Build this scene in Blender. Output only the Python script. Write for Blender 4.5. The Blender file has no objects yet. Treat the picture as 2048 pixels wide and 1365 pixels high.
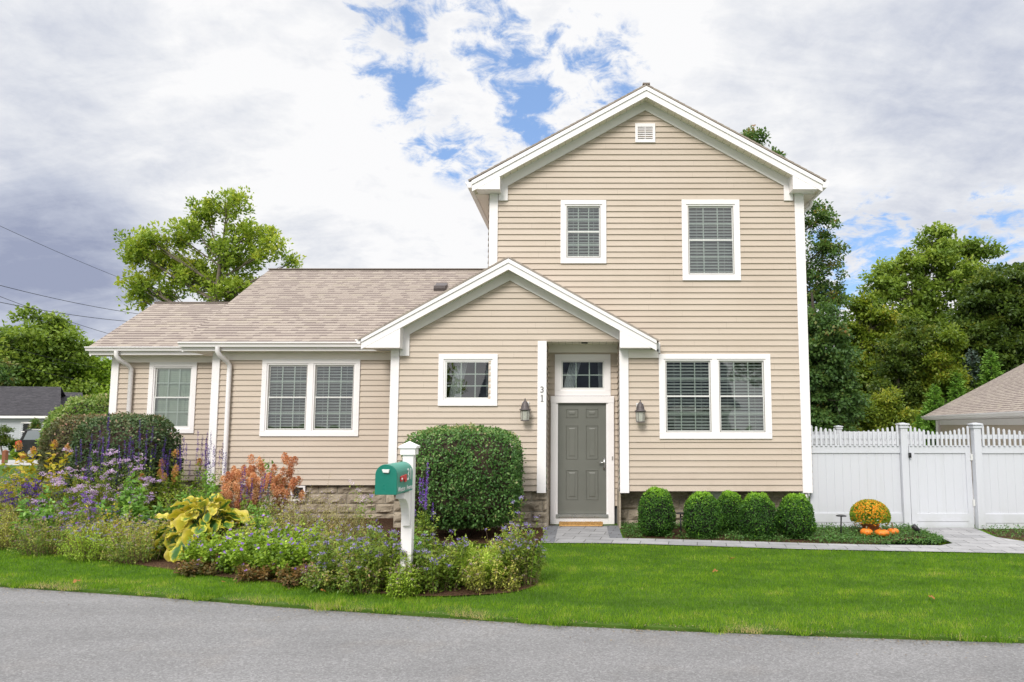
import bpy, bmesh, math, random
import numpy as np
from mathutils import Vector, Matrix, noise as mnoise

random.seed(7)
rng = np.random.default_rng(7)
R = math.radians
scene = bpy.context.scene
col = scene.collection

# ------------------------------------------------------------------ camera numbers
F_PX, CX, CY, TILT, CAM_H = 1420.0, 1165.0, 713.0, R(5.5), 1.87
_s, _c = math.sin(TILT), math.cos(TILT)
GZ = -0.06            # ground level of the garden


def at(u, v, Y):
    dv = (v - CY) / F_PX
    t = Y / (_c + dv * _s)
    return Vector(((u - CX) / F_PX * t, Y, CAM_H + (_s - dv * _c) * t))


def gnd(u, v, z=GZ):
    dv = (v - CY) / F_PX
    t = (z - CAM_H) / (_s - dv * _c)
    return ((u - CX) / F_PX * t, (_c + dv * _s) * t)


# ------------------------------------------------------------------ node helpers
def new_mat(name):
    m = bpy.data.materials.new(name)
    m.use_nodes = True
    nt = m.node_tree
    nt.nodes.clear()
    out = nt.nodes.new('ShaderNodeOutputMaterial')
    return m, nt, out


class NT:
    def __init__(s, nt):
        s.nt = nt

    def n(s, t, **kw):
        nd = s.nt.nodes.new(t)
        for k, v in kw.items():
            setattr(nd, k, v)
        return nd

    def link(s, a, b):
        s.nt.links.new(a, b)

    def put(s, sock, v):
        if hasattr(v, 'is_output') or isinstance(v, bpy.types.NodeSocket):
            s.link(v, sock)
        else:
            sock.default_value = v

    def m(s, op, a, b=0.0, c=0.0, clamp=False):
        nd = s.n('ShaderNodeMath', operation=op, use_clamp=clamp)
        s.put(nd.inputs[0], a)
        s.put(nd.inputs[1], b)
        s.put(nd.inputs[2], c)
        return nd.outputs[0]

    def vm(s, op, a, b=(0, 0, 0)):
        nd = s.n('ShaderNodeVectorMath', operation=op)
        s.put(nd.inputs[0], a)
        s.put(nd.inputs[1], b)
        return nd

    def ss(s, x, lo, hi):
        nd = s.n('ShaderNodeMapRange', interpolation_type='SMOOTHSTEP')
        s.put(nd.inputs['Value'], x)
        nd.inputs['From Min'].default_value = lo
        nd.inputs['From Max'].default_value = hi
        return nd.outputs[0]

    def lin(s, x, a, b, c, d):
        nd = s.n('ShaderNodeMapRange')
        s.put(nd.inputs['Value'], x)
        for i, k in zip((a, b, c, d), ('From Min', 'From Max', 'To Min', 'To Max')):
            nd.inputs[k].default_value = i
        return nd.outputs[0]

    def mix(s, f, a, b, mode='MIX'):
        nd = s.n('ShaderNodeMix', data_type='RGBA', blend_type=mode)
        s.put(nd.inputs[0], f)
        for i, v in ((6, a), (7, b)):
            if isinstance(v, (tuple, list)):
                v = tuple(v) + (1,) if len(v) == 3 else tuple(v)
            s.put(nd.inputs[i], v)
        return nd.outputs[2]

    def noise(s, vec, scale, detail=4, rough=.55, dist=0):
        nd = s.n('ShaderNodeTexNoise')
        if vec is not None:
            s.link(vec, nd.inputs['Vector'])
        nd.inputs['Scale'].default_value = scale
        nd.inputs['Detail'].default_value = detail
        nd.inputs['Roughness'].default_value = rough
        nd.inputs['Distortion'].default_value = dist
        return nd.outputs['Fac']

    def ramp(s, f, stops):
        nd = s.n('ShaderNodeValToRGB')
        s.put(nd.inputs[0], f)
        el = nd.color_ramp.elements
        while len(el) < len(stops):
            el.new(.5)
        for e, (p, c) in zip(el, stops):
            e.position = p
            e.color = tuple(c) + (1,) if len(c) == 3 else c
        return nd.outputs[0]

    def bump(s, h, strength=.3, dist=.02):
        nd = s.n('ShaderNodeBump')
        s.put(nd.inputs['Height'], h)
        nd.inputs['Strength'].default_value = strength
        nd.inputs['Distance'].default_value = dist
        return nd.outputs[0]

    def prin(s, out, colr, rough=.6, normal=None, metal=0, spec=.5):
        b = s.n('ShaderNodeBsdfPrincipled')
        if isinstance(colr, (tuple, list)):
            colr = tuple(colr) + (1,) if len(colr) == 3 else colr
        s.put(b.inputs['Base Color'], colr)
        s.put(b.inputs['Roughness'], rough)
        b.inputs['Metallic'].default_value = metal
        b.inputs['Specular IOR Level'].default_value = spec
        if normal is not None:
            s.link(normal, b.inputs['Normal'])
        s.link(b.outputs[0], out.inputs[0])
        return b


def paint(name, c, rough=.55, var=.06, scale=3.0, bump=0.0, metal=0, spec=.4, fine=60):
    m, nt, out = new_mat(name)
    N = NT(nt)
    geo = N.n('ShaderNodeNewGeometry').outputs['Position']
    a = N.noise(geo, scale, 5, .6)
    b = N.noise(geo, fine, 3, .6)
    f = N.m('ADD', N.m('MULTIPLY', a, .7), N.m('MULTIPLY', b, .3))
    k = N.lin(f, .3, .7, 1 - var, 1 + var)
    cc = N.vm('SCALE', tuple(c))
    N.link(k, cc.inputs['Scale'])
    nrm = N.bump(b, bump, .01) if bump else None
    N.prin(out, cc.outputs[0], N.lin(a, .3, .7, max(.05, rough - .08), rough + .08), nrm, metal, spec)
    return m


def leafmat(name, stops, transl=.42, rough=.45, spec=.3):
    """foliage: colour from a per-leaf value kept on the mesh"""
    m, nt, out = new_mat(name)
    N = NT(nt)
    at_ = N.n('ShaderNodeAttribute', attribute_name='tint')
    k = len(stops) - 1
    st = [(i / max(k, 1), c) for i, c in enumerate(stops)]
    colr = N.ramp(at_.outputs['Fac'], st)
    b = N.n('ShaderNodeBsdfPrincipled')
    N.link(colr, b.inputs['Base Color'])
    b.inputs['Roughness'].default_value = rough
    b.inputs['Specular IOR Level'].default_value = spec
    t = N.n('ShaderNodeBsdfTranslucent')
    N.link(N.mix(.5, colr, N.mix(1.0, colr, (1.4, 1.3, .55), 'MULTIPLY')), t.inputs['Color'])
    mx = N.n('ShaderNodeMixShader')
    mx.inputs[0].default_value = transl
    N.link(b.outputs[0], mx.inputs[1])
    N.link(t.outputs[0], mx.inputs[2])
    N.link(mx.outputs[0], out.inputs[0])
    return m


# ------------------------------------------------------------------ mesh helpers
class MB:
    def __init__(s):
        s.v, s.f, s.uv = [], [], []

    def add(s, vs, fs, uvs=None):
        o = len(s.v)
        s.v += [tuple(p) for p in vs]
        s.f += [tuple(o + i for i in f) for f in fs]
        if uvs is not None:
            s.uv += list(uvs)
        return s

    def box(s, x0, x1, y0, y1, z0, z1):
        vs = [(x, y, z) for z in (z0, z1) for y in (y0, y1) for x in (x0, x1)]
        return s.add(vs, [(0, 2, 3, 1), (4, 5, 7, 6), (0, 1, 5, 4), (2, 6, 7, 3), (0, 4, 6, 2), (1, 3, 7, 5)])

    def prism_y(s, poly, y0, y1):
        n = len(poly)
        vs = [(x, y0, z) for x, z in poly] + [(x, y1, z) for x, z in poly]
        fs = [tuple(range(n))[::-1], tuple(range(n, 2 * n))]
        fs += [(i, (i + 1) % n, n + (i + 1) % n, n + i) for i in range(n)]
        return s.add(vs, fs)

    def prism_x(s, poly, x0, x1):
        n = len(poly)
        vs = [(x0, y, z) for y, z in poly] + [(x1, y, z) for y, z in poly]
        fs = [tuple(range(n))[::-1], tuple(range(n, 2 * n))]
        fs += [(i, (i + 1) % n, n + (i + 1) % n, n + i) for i in range(n)]
        return s.add(vs, fs)

    def tube(s, pts, radii, n=6, cap=True):
        pts = [Vector(p) for p in pts]
        if isinstance(radii, (int, float)):
            radii = [radii] * len(pts)
        o = len(s.v)
        prev = None
        for i, p in enumerate(pts):
            d = (pts[min(i + 1, len(pts) - 1)] - pts[max(i - 1, 0)])
            if d.length < 1e-9:
                d = Vector((0, 0, 1))
            d.normalize()
            if prev is None:
                a = d.orthogonal().normalized()
            else:
                a = (prev - d * prev.dot(d))
                a = a.normalized() if a.length > 1e-6 else d.orthogonal().normalized()
            prev = a
            b = d.cross(a)
            for k in range(n):
                t = 2 * math.pi * k / n
                s.v.append(tuple(p + (a * math.cos(t) + b * math.sin(t)) * radii[i]))
        for i in range(len(pts) - 1):
            for k in range(n):
                k2 = (k + 1) % n
                s.f.append((o + i * n + k, o + i * n + k2, o + (i + 1) * n + k2, o + (i + 1) * n + k))
        if cap:
            s.f.append(tuple(o + k for k in range(n))[::-1])
            s.f.append(tuple(o + (len(pts) - 1) * n + k for k in range(n)))
        return s

    def lathe(s, prof, c=(0, 0, 0), n=24, sx=1, sy=1):
        o = len(s.v)
        for r, z in prof:
            for k in range(n):
                t = 2 * math.pi * k / n
                s.v.append((c[0] + r * math.cos(t) * sx, c[1] + r * math.sin(t) * sy, c[2] + z))
        for i in range(len(prof) - 1):
            for k in range(n):
                k2 = (k + 1) % n
                s.f.append((o + i * n + k, o + i * n + k2, o + (i + 1) * n + k2, o + (i + 1) * n + k))
        s.f.append(tuple(o + k for k in range(n))[::-1])
        s.f.append(tuple(o + (len(prof) - 1) * n + k for k in range(n)))
        return s

    def build(s, name, mat, parent=None, smooth=False, bevel=0, mat2=None):
        me = bpy.data.meshes.new(name)
        me.from_pydata(s.v, [], s.f)
        if s.uv:
            uvl = me.uv_layers.new(name='UVMap')
            uvl.data.foreach_set('uv', np.array(s.uv, dtype=np.float32).ravel())
        me.materials.append(mat)
        if smooth:
            me.polygons.foreach_set('use_smooth', [True] * len(me.polygons))
        me.update()
        o = bpy.data.objects.new(name, me)
        col.objects.link(o)
        if parent is not None:
            o.parent = parent
        if bevel:
            b = o.modifiers.new('bevel', 'BEVEL')
            b.width = bevel
            b.segments = 2
            b.limit_method = 'ANGLE'
        return o


def tag(o, label=None, cat=None, group=None, kind=None):
    if label:
        o['label'] = label
    if cat:
        o['category'] = cat
    if group:
        o['group'] = group
    if kind:
        o['kind'] = kind
    return o


def thing(name, label, cat, loc=(0, 0, 0), rz=0, group=None):
    o = bpy.data.objects.new(name, None)
    o.empty_display_size = .1
    col.objects.link(o)
    o.location = loc
    o.rotation_euler = (0, 0, rz)
    return tag(o, label, cat, group)


def part_empty(name, parent, loc=(0, 0, 0)):
    o = bpy.data.objects.new(name, None)
    col.objects.link(o)
    o.parent = parent
    o.location = loc
    return o


def copy_tree(o, parent=None):
    c = o.copy()
    col.objects.link(c)
    if parent is not None:
        c.parent = parent
    for ch in list(o.children):
        copy_tree(ch, c)
    return c


def np_mesh(name, verts, nper, mat, tint=None, parent=None, extra=None):
    """many little faces of nper corners each; tint: one value per vertex"""
    verts = np.asarray(verts, dtype=np.float32).reshape(-1, 3)
    nv = len(verts)
    nf = nv // nper
    me = bpy.data.meshes.new(name)
    me.vertices.add(nv)
    me.vertices.foreach_set('co', verts.ravel())
    me.loops.add(nv)
    me.loops.foreach_set('vertex_index', np.arange(nv, dtype=np.int32))
    me.polygons.add(nf)
    me.polygons.foreach_set('loop_start', np.arange(0, nv, nper, dtype=np.int32))
    me.update(calc_edges=True)
    if tint is not None:
        a = me.attributes.new('tint', 'FLOAT', 'POINT')
        a.data.foreach_set('value', np.asarray(tint, dtype=np.float32))
    me.materials.append(mat)
    o = bpy.data.objects.new(name, me)
    col.objects.link(o)
    if parent is not None:
        o.parent = parent
    return o


def unit(a):
    return a / np.maximum(np.linalg.norm(a, axis=-1, keepdims=True), 1e-9)


def leaf_verts(C, A, Nrm, L, W, fold=.12, droop=0.0):
    A = unit(A)
    S = unit(np.cross(A, Nrm))
    N2 = np.cross(S, A)
    L = np.broadcast_to(L, (len(C),))[:, None]
    W = np.broadcast_to(W, (len(C),))[:, None]
    p0 = C
    p1 = C + A * L * .45 + S * W * .5 + N2 * W * fold
    p2 = C + A * L - N2 * L * droop
    p3 = C + A * L * .45 - S * W * .5 + N2 * W * fold
    return np.stack([p0, p1, p2, p3], 1).reshape(-1, 3)


def rdir(n):
    return unit(rng.normal(size=(n, 3)))


def vnoise(P, scale, seed=0.0):
    out = np.empty(len(P))
    for i, p in enumerate(P):
        out[i] = mnoise.noise(Vector((p[0] * scale + seed, p[1] * scale - seed, p[2] * scale + seed * .3)))
    return out


# ------------------------------------------------------------------ materials
def grimy_vinyl(c):
    m, nt, out = new_mat('white_vinyl_fence')
    N = NT(nt)
    geo = N.n('ShaderNodeNewGeometry').outputs['Position']
    sep = N.n('ShaderNodeSeparateXYZ')
    N.link(geo, sep.inputs[0])
    mp = N.n('ShaderNodeMapping')
    mp.inputs['Scale'].default_value = (9, 9, 1.0)
    N.link(geo, mp.inputs[0])
    streak = N.noise(mp.outputs[0], 1.0, 4, .6)
    a = N.noise(geo, 3, 5, .65)
    low = N.m('SUBTRACT', 1.0, N.ss(sep.outputs[2], -.05, .45))
    d1 = N.m('MULTIPLY', low, N.ss(a, .35, .7))
    d2 = N.m('MULTIPLY', N.ss(streak, .5, .75), .35)
    col_ = N.mix(N.m('MULTIPLY', N.m('ADD', d1, d2, clamp=True), .30), c, (.36, .38, .32))
    N.prin(out, col_, .4, N.bump(N.noise(geo, 1.6, 2, .5), .06, .02), spec=.4)
    return m


M_SIDING = None


def siding_mat():
    m, nt, out = new_mat('vinyl_siding')
    N = NT(nt)
    geo = N.n('ShaderNodeNewGeometry').outputs['Position']
    sep = N.n('ShaderNodeSeparateXYZ')
    N.link(geo, sep.inputs[0])
    crs = N.m('FLOOR', N.m('DIVIDE', N.m('SUBTRACT', sep.outputs[2], .62), .1143))
    cv = N.n('ShaderNodeCombineXYZ')
    N.link(N.m('MULTIPLY', sep.outputs[0], .35), cv.inputs[0])
    N.link(N.m('MULTIPLY', crs, 3.7), cv.inputs[2])
    perc = N.noise(cv.outputs[0], 1.0, 2, .5)
    big = N.noise(geo, .8, 4, .6)
    mp = N.n('ShaderNodeMapping')
    mp.inputs['Scale'].default_value = (2.0, 2.0, 90)
    N.link(geo, mp.inputs[0])
    grain = N.noise(mp.outputs[0], 3.0, 3, .6)
    f = N.m('ADD', N.m('MULTIPLY', perc, .45), N.m('ADD', N.m('MULTIPLY', big, .4), N.m('MULTIPLY', grain, .15)))
    c = N.ramp(f, [(.3, (.475, .395, .318)), (.5, (.528, .444, .364)), (.7, (.562, .48, .402))])
    wn = N.n('ShaderNodeTexWhiteNoise', noise_dimensions='1D')
    N.link(crs, wn.inputs['W'])
    jt = N.m('FRACT', N.m('DIVIDE', N.m('ADD', sep.outputs[0], N.m('MULTIPLY', wn.outputs['Value'], 3.66)), 3.66))
    c = N.mix(N.m('MULTIPLY', N.m('LESS_THAN', jt, .0016), .35), c, (.2, .16, .12))
    dirt = N.m('MULTIPLY', N.m('SUBTRACT', 1.0, N.ss(sep.outputs[2], .6, 1.15)), N.ss(N.noise(geo, 3.0, 5, .65), .45, .7))
    c = N.mix(N.m('MULTIPLY', dirt, .22), c, (.33, .27, .20))
    N.prin(out, c, .5, N.bump(N.m('ADD', grain, N.m('MULTIPLY', N.noise(geo, 2.5, 2, .5), .8)), .08, .006), spec=.35)
    return m


def shingle_mat(name, tones, dark):
    m, nt, out = new_mat(name)
    N = NT(nt)
    uv = N.n('ShaderNodeUVMap', uv_map='UVMap').outputs[0]
    sep = N.n('ShaderNodeSeparateXYZ')
    N.link(uv, sep.inputs[0])
    EX = .14
    row = N.m('FLOOR', N.m('DIVIDE', sep.outputs[1], EX))
    fr = N.m('FRACT', N.m('DIVIDE', sep.outputs[1], EX))

    def cell(w, seed):
        rs = N.n('ShaderNodeTexWhiteNoise', noise_dimensions='2D')
        cb = N.n('ShaderNodeCombineXYZ')
        N.link(row, cb.inputs[0])
        cb.inputs[1].default_value = seed
        N.link(cb.outputs[0], rs.inputs['Vector'])
        x = N.m('ADD', N.m('DIVIDE', sep.outputs[0], w), N.m('MULTIPLY', rs.outputs['Value'], 7.3))
        cx = N.m('FLOOR', x)
        w2 = N.n('ShaderNodeTexWhiteNoise', noise_dimensions='3D')
        c2 = N.n('ShaderNodeCombineXYZ')
        N.link(cx, c2.inputs[0])
        N.link(row, c2.inputs[1])
        c2.inputs[2].default_value = seed
        N.link(c2.outputs[0], w2.inputs['Vector'])
        return w2.outputs['Value'], N.m('FRACT', x)
    r1, x1 = cell(.31, 1.0)
    r2, x2 = cell(.155, 2.0)
    base = N.ramp(r1, [(0, tones[0]), (.35, tones[1]), (.7, tones[2]), (1, tones[3])])
    gran = N.noise(uv, 55, 4, .7)
    big = N.noise(uv, .7, 4, .6)
    base = N.mix(N.m('MULTIPLY', N.ss(r2, .45, .6), .16), base, dark)
    # butt shadow dashes of the laminated tabs
    dash = N.m('MULTIPLY', N.ss(r2, .42, .5), N.m('SUBTRACT', 1.0, N.ss(fr, .26, .42)))
    base = N.mix(N.m('MULTIPLY', dash, .95), base, dark)
    line = N.m('SUBTRACT', 1.0, N.ss(fr, .06, .16))
    base = N.mix(N.m('MULTIPLY', line, .55), base, dark)
    slot = N.m('SUBTRACT', 1.0, N.ss(x1, .01, .03))
    base = N.mix(N.m('MULTIPLY', slot, .5), base, dark)
    k = N.m('ADD', N.lin(gran, .3, .7, -.10, .10), N.lin(big, .3, .7, .96, 1.04))
    cc = N.vm('SCALE', base)
    N.link(k, cc.inputs['Scale'])
    N.prin(out, cc.outputs[0], .9, N.bump(N.m('ADD', gran, N.m('MULTIPLY', N.ss(r2, .45, .55), .6)), .4, .01), spec=.2)
    return m


def stone_mat():
    m, nt, out = new_mat('split_face_block')
    N = NT(nt)
    geo = N.n('ShaderNodeNewGeometry').outputs['Position']
    a = N.noise(geo, 4, 6, .65)
    b = N.noise(geo, 30, 5, .7)
    c = N.ramp(N.m('ADD', N.m('MULTIPLY', a, .6), N.m('MULTIPLY', b, .4)),
               [(.3, (.20, .165, .125)), (.5, (.36, .305, .235)), (.7, (.50, .44, .35))])
    N.prin(out, c, .9, N.bump(b, .6, .02), spec=.2)
    return m


def glass_mat():
    m, nt, out = new_mat('window_glass')
    N = NT(nt)
    tr = N.n('ShaderNodeBsdfTransparent')
    tr.inputs[0].default_value = (.90, .95, .93, 1)
    gl = N.n('ShaderNodeBsdfGlossy')
    gl.inputs['Roughness'].default_value = .015
    geo = N.n('ShaderNodeNewGeometry').outputs['Position']
    nz = N.noise(geo, 1.3, 2, .5)
    N.link(N.bump(nz, .06, .05), gl.inputs['Normal'])
    fr = N.n('ShaderNodeFresnel')
    fr.inputs[0].default_value = 1.5
    mx = N.n('ShaderNodeMixShader')
    N.link(N.m('ADD', N.m('MULTIPLY', fr.outputs[0], 3.0), .06, clamp=True), mx.inputs[0])
    N.link(tr.outputs[0], mx.inputs[1])
    N.link(gl.outputs[0], mx.inputs[2])
    N.link(mx.outputs[0], out.inputs[0])
    return m


def soffit_mat():
    m, nt, out = new_mat('vented_soffit')
    N = NT(nt)
    geo = N.n('ShaderNodeNewGeometry').outputs['Position']
    sep = N.n('ShaderNodeSeparateXYZ')
    N.link(geo, sep.inputs[0])
    fx = N.m('FRACT', N.m('MULTIPLY', sep.outputs[0], 7.5))
    groove = N.m('SUBTRACT', 1.0, N.ss(N.m('ABSOLUTE', N.m('SUBTRACT', fx, .5)), .03, .08))
    c = N.mix(N.m('MULTIPLY', groove, .45), (.80, .76, .64), (.36, .34, .27))
    N.prin(out, c, .5, spec=.3)
    return m


def asphalt_mat():
    m, nt, out = new_mat('old_asphalt')
    N = NT(nt)
    geo = N.n('ShaderNodeNewGeometry').outputs['Position']
    vo = N.n('ShaderNodeTexVoronoi')
    N.link(geo, vo.inputs['Vector'])
    vo.inputs['Scale'].default_value = 75
    agg = N.n('ShaderNodeSeparateColor')
    N.link(vo.outputs['Color'], agg.inputs[0])
    fine = N.noise(geo, 160, 3, .7)
    mid = N.noise(geo, 14, 5, .65)
    big = N.noise(geo, .6, 5, .6, .4)
    mp = N.n('ShaderNodeMapping')
    mp.inputs['Rotation'].default_value = (0, 0, R(11.5))
    mp.inputs['Scale'].default_value = (.18, 1.6, 1)
    N.link(geo, mp.inputs[0])
    streak = N.noise(mp.outputs[0], 1.0, 4, .6)
    f = N.m('ADD', N.m('MULTIPLY', agg.outputs[0], .50), N.m('ADD', N.m('MULTIPLY', fine, .38), N.m('MULTIPLY', mid, .12)))
    c = N.ramp(f, [(.20, (.142, .139, .139)), (.45, (.188, .185, .186)), (.62, (.210, .207, .208)), (.84, (.30, .295, .295))])
    k = N.m('ADD', N.lin(big, .3, .7, -.10, .10), N.lin(streak, .3, .7, .91, 1.09))
    warm = N.mix(N.m('MULTIPLY', N.ss(N.noise(geo, 1.7, 4, .6), .52, .72), .35), (1, 1, 1), (1.06, .99, .92))
    cc = N.vm('SCALE', N.mix(1.0, c, warm, 'MULTIPLY'))
    N.link(k, cc.inputs['Scale'])
    N.prin(out, cc.outputs[0], .85, N.bump(N.m('ADD', agg.outputs[0], fine), .5, .006), spec=.25)
    return m


def lawn_mat():
    m, nt, out = new_mat('turf_soil')
    N = NT(nt)
    geo = N.n('ShaderNodeNewGeometry').outputs['Position']
    a = N.noise(geo, 1.4, 5, .6)
    b = N.noise(geo, 30, 4, .7)
    c = N.ramp(N.m('ADD', N.m('MULTIPLY', a, .5), N.m('MULTIPLY', b, .5)),
               [(.3, (.030, .055, .010)), (.5, (.055, .11, .014)), (.72, (.10, .15, .03))])
    N.prin(out, c, .9, N.bump(b, .5, .02), spec=.1)
    return m


def mulch_mat():
    m, nt, out = new_mat('bark_mulch')
    N = NT(nt)
    geo = N.n('ShaderNodeNewGeometry').outputs['Position']
    mp = N.n('ShaderNodeMapping')
    mp.inputs['Scale'].default_value = (18, 45, 20)
    N.link(geo, mp.inputs[0])
    vo = N.n('ShaderNodeTexVoronoi')
    N.link(mp.outputs[0], vo.inputs['Vector'])
    sc = N.n('ShaderNodeSeparateColor')
    N.link(vo.outputs['Color'], sc.inputs[0])
    b = N.noise(geo, 5, 5, .7)
    c = N.ramp(N.m('ADD', N.m('MULTIPLY', sc.outputs[0], .6), N.m('MULTIPLY', b, .4)),
               [(.2, (.030, .016, .010)), (.5, (.085, .045, .027)), (.8, (.19, .115, .07))])
    N.prin(out, c, .95, N.bump(sc.outputs[0], .9, .03), spec=.1)
    return m


def paver_mat(name, tones, bw, rh, rot):
    m, nt, out = new_mat(name)
    N = NT(nt)
    geo = N.n('ShaderNodeNewGeometry').outputs['Position']
    mp = N.n('ShaderNodeMapping')
    mp.inputs['Rotation'].default_value = (0, 0, rot)
    N.link(geo, mp.inputs[0])
    br = N.n('ShaderNodeTexBrick')
    N.link(mp.outputs[0], br.inputs['Vector'])
    br.inputs['Scale'].default_value = 1
    br.inputs['Brick Width'].default_value = bw
    br.inputs['Row Height'].default_value = rh
    br.inputs['Mortar Size'].default_value = .006
    br.inputs['Color1'].default_value = tones[0] + (1,)
    br.inputs['Color2'].default_value = tones[1] + (1,)
    br.inputs['Mortar'].default_value = (.09, .085, .08, 1)
    n = N.noise(geo, 12, 5, .65)
    n2 = N.noise(geo, 2.2, 4, .6)
    cc = N.vm('SCALE', br.outputs['Color'])
    N.link(N.m('ADD', N.lin(n, .3, .7, -.10, .10), N.lin(n2, .3, .7, .88, 1.12)), cc.inputs['Scale'])
    h = N.m('SUBTRACT', N.m('MULTIPLY', n, .3), br.outputs['Fac'])
    N.prin(out, cc.outputs[0], .85, N.bump(h, .6, .012), spec=.25)
    return m


MAT = {}
MAT['siding'] = siding_mat()
MAT['white'] = paint('white_pvc_trim', (.87, .84, .845), .42, .03, 1.5)
MAT['cream'] = paint('white_aluminium_frieze', (.87, .81, .765), .42, .03, 1.5)
MAT['vinyl'] = grimy_vinyl((.585, .60, .645))
MAT['sash'] = paint('window_sash_vinyl', (.70, .70, .68), .4, .03)
MAT['screen'] = paint('screen_frame', (.34, .32, .30), .5, .05)
MAT['soffit'] = soffit_mat()
MAT['roof'] = shingle_mat('tan_shingles', [(.328, .278, .240), (.338, .288, .248), (.348, .298, .257), (.345, .298, .246)], (.185, .148, .138))
MAT['roof_gray'] = shingle_mat('charcoal_shingles', [(.05, .048, .053), (.065, .062, .068), (.08, .076, .083), (.07, .066, .072)], (.03, .028, .032))
MAT['roof_edge'] = paint('roof_edge', (.20, .165, .145), .8, .2, 20)
MAT['stone'] = stone_mat()
MAT['mortar'] = paint('mortar', (.40, .36, .30), .95, .15, 20, .3)
MAT['glass'] = glass_mat()
MAT['grille'] = paint('grille_bars', (.80, .86, .80), .4, .02)
MAT['slat'] = paint('blind_slats', (.72, .77, .74), .5, .08, 8)
MAT['slat_pale'] = paint('pale_blind_slats', (.60, .70, .56), .5, .04, 8)
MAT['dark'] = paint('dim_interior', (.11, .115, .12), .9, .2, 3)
MAT['curtain'] = paint('sheer_curtain', (.80, .82, .84), .8, .12, 9)
MAT['door'] = paint('olive_grey_door', (.150, .153, .135), .42, .05, 3)
MAT['metal'] = paint('satin_nickel', (.55, .55, .54), .3, .05, 10, metal=.9)
MAT['bronze'] = paint('weathered_bronze', (.10, .085, .085), .5, .2, 25, metal=.2)
MAT['lampglass'] = paint('seeded_glass', (.42, .42, .37), .15, .25, 40)
MAT['black'] = paint('black_metal', (.018, .018, .02), .45, .1, 20)
MAT['mat'] = paint('coir_mat', (.62, .36, .13), .95, .35, 45, .6)
MAT['green'] = paint('green_enamel', (.008, .17, .125), .32, .06, 4, spec=.5)
MAT['greenside'] = paint('paler_green_enamel', (.05, .26, .20), .42, .12, 5, spec=.5)  # mailbox body, a lighter green than its door
MAT['red'] = paint('red_plastic', (.55, .05, .05), .45, .1, 12)
MAT['letter'] = paint('white_vinyl_letter', (.85, .85, .85), .5, .02)
MAT['numeral'] = paint('dark_numeral', (.13, .13, .135), .5, .1)
MAT['bark'] = paint('grey_bark', (.14, .115, .09), .9, .35, 6, .6)
MAT['barkdark'] = paint('dark_bark', (.06, .05, .04), .9, .35, 6, .6)
MAT['stem'] = paint('green_stem', (.10, .13, .04), .7, .3, 12)
MAT['stembrown'] = paint('dry_stem', (.17, .12, .07), .8, .3, 12)
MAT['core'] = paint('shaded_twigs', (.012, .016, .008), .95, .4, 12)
MAT['twig'] = paint('brown_twigs', (.045, .032, .020), .95, .4, 12)
MAT['pumpkin'] = paint('pumpkin_skin', (.75, .19, .015), .42, .15, 10)
MAT['pumpstem'] = paint('pumpkin_stalk', (.17, .14, .07), .8, .2, 20)
MAT['pot'] = paint('terracotta_pot', (.36, .12, .04), .7, .2, 8)
MAT['asphalt'] = asphalt_mat()
MAT['turf'] = lawn_mat()
MAT['mulch'] = mulch_mat()
MAT['paver'] = paver_mat('pale_pavers', ((.27, .27, .275), (.36, .355, .36)), .46, .30, R(9))
MAT['paverdark'] = paver_mat('dark_paver_border', ((.16, .165, .18), (.21, .215, .23)), .30, .16, R(9))
MAT['concrete'] = paint('pale_concrete', (.36, .35, .34), .9, .1, 4)
MAT['wire'] = paint('wire_sheath', (.03, .03, .035), .6, .1)
MAT['nsiding'] = paint('white_clapboard', (.46, .48, .51), .55, .04, 2)
MAT['shutter'] = paint('dark_shutter', (.03, .035, .045), .6, .1)
MAT['carpaint'] = paint('black_car_paint', (.012, .012, .014), .2, .1, 4, spec=.6)
MAT['carglass'] = paint('car_window', (.20, .22, .24), .08, .05, 2, spec=.8)
MAT['taillight'] = paint('red_lens', (.45, .02, .03), .2, .1, 6)
MAT['tyre'] = paint('tyre_rubber', (.02, .02, .02), .8, .1)
MAT['rim'] = paint('wheel_rim', (.5, .5, .5), .3, .1, metal=.8)
MAT['redwood'] = paint('brown_post', (.20, .075, .035), .8, .2, 8)

# foliage colours: dark to light
MAT['lf_boxwood'] = leafmat('boxwood_leaves', [(0.024, 0.069, 0.015), (0.053, 0.147, 0.024), (0.104, 0.25, 0.033), (0.281, 0.517, 0.045)])
MAT['lf_bush'] = leafmat('clipped_bush_leaves', [(0.04, 0.106, 0.027), (0.091, 0.203, 0.049), (0.168, 0.309, 0.081), (0.514, 0.404, 0.228)], .25)
MAT['lf_burning'] = leafmat('dark_hedge_leaves', [(0.031, 0.066, 0.024), (0.066, 0.123, 0.043), (0.122, 0.175, 0.068), (0.424, 0.256, 0.197)], .2)
MAT['lf_burning2'] = leafmat('bronzed_hedge_leaves', [(0.051, 0.073, 0.027), (0.112, 0.132, 0.05), (0.202, 0.186, 0.084), (0.605, 0.324, 0.252)], .25)
MAT['lf_varieg'] = leafmat('variegated_leaves', [(0.068, 0.135, 0.027), (0.162, 0.270, 0.054), (0.297, 0.405, 0.108), (0.608, 0.486, 0.338)])
MAT['lf_birch'] = leafmat('birch_leaves', [(0.049, 0.105, 0.033), (0.09, 0.179, 0.046), (0.146, 0.232, 0.058), (0.386, 0.189, 0.081)])
MAT['lf_dark'] = leafmat('dark_maple_leaves', [(0.036, 0.067, 0.018), (0.071, 0.123, 0.022), (0.133, 0.192, 0.03), (0.264, 0.269, 0.051)])
MAT['lf_mid'] = leafmat('mid_green_leaves', [(0.083, 0.142, 0.022), (0.154, 0.244, 0.039), (0.259, 0.363, 0.061), (0.396, 0.476, 0.088)])
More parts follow.
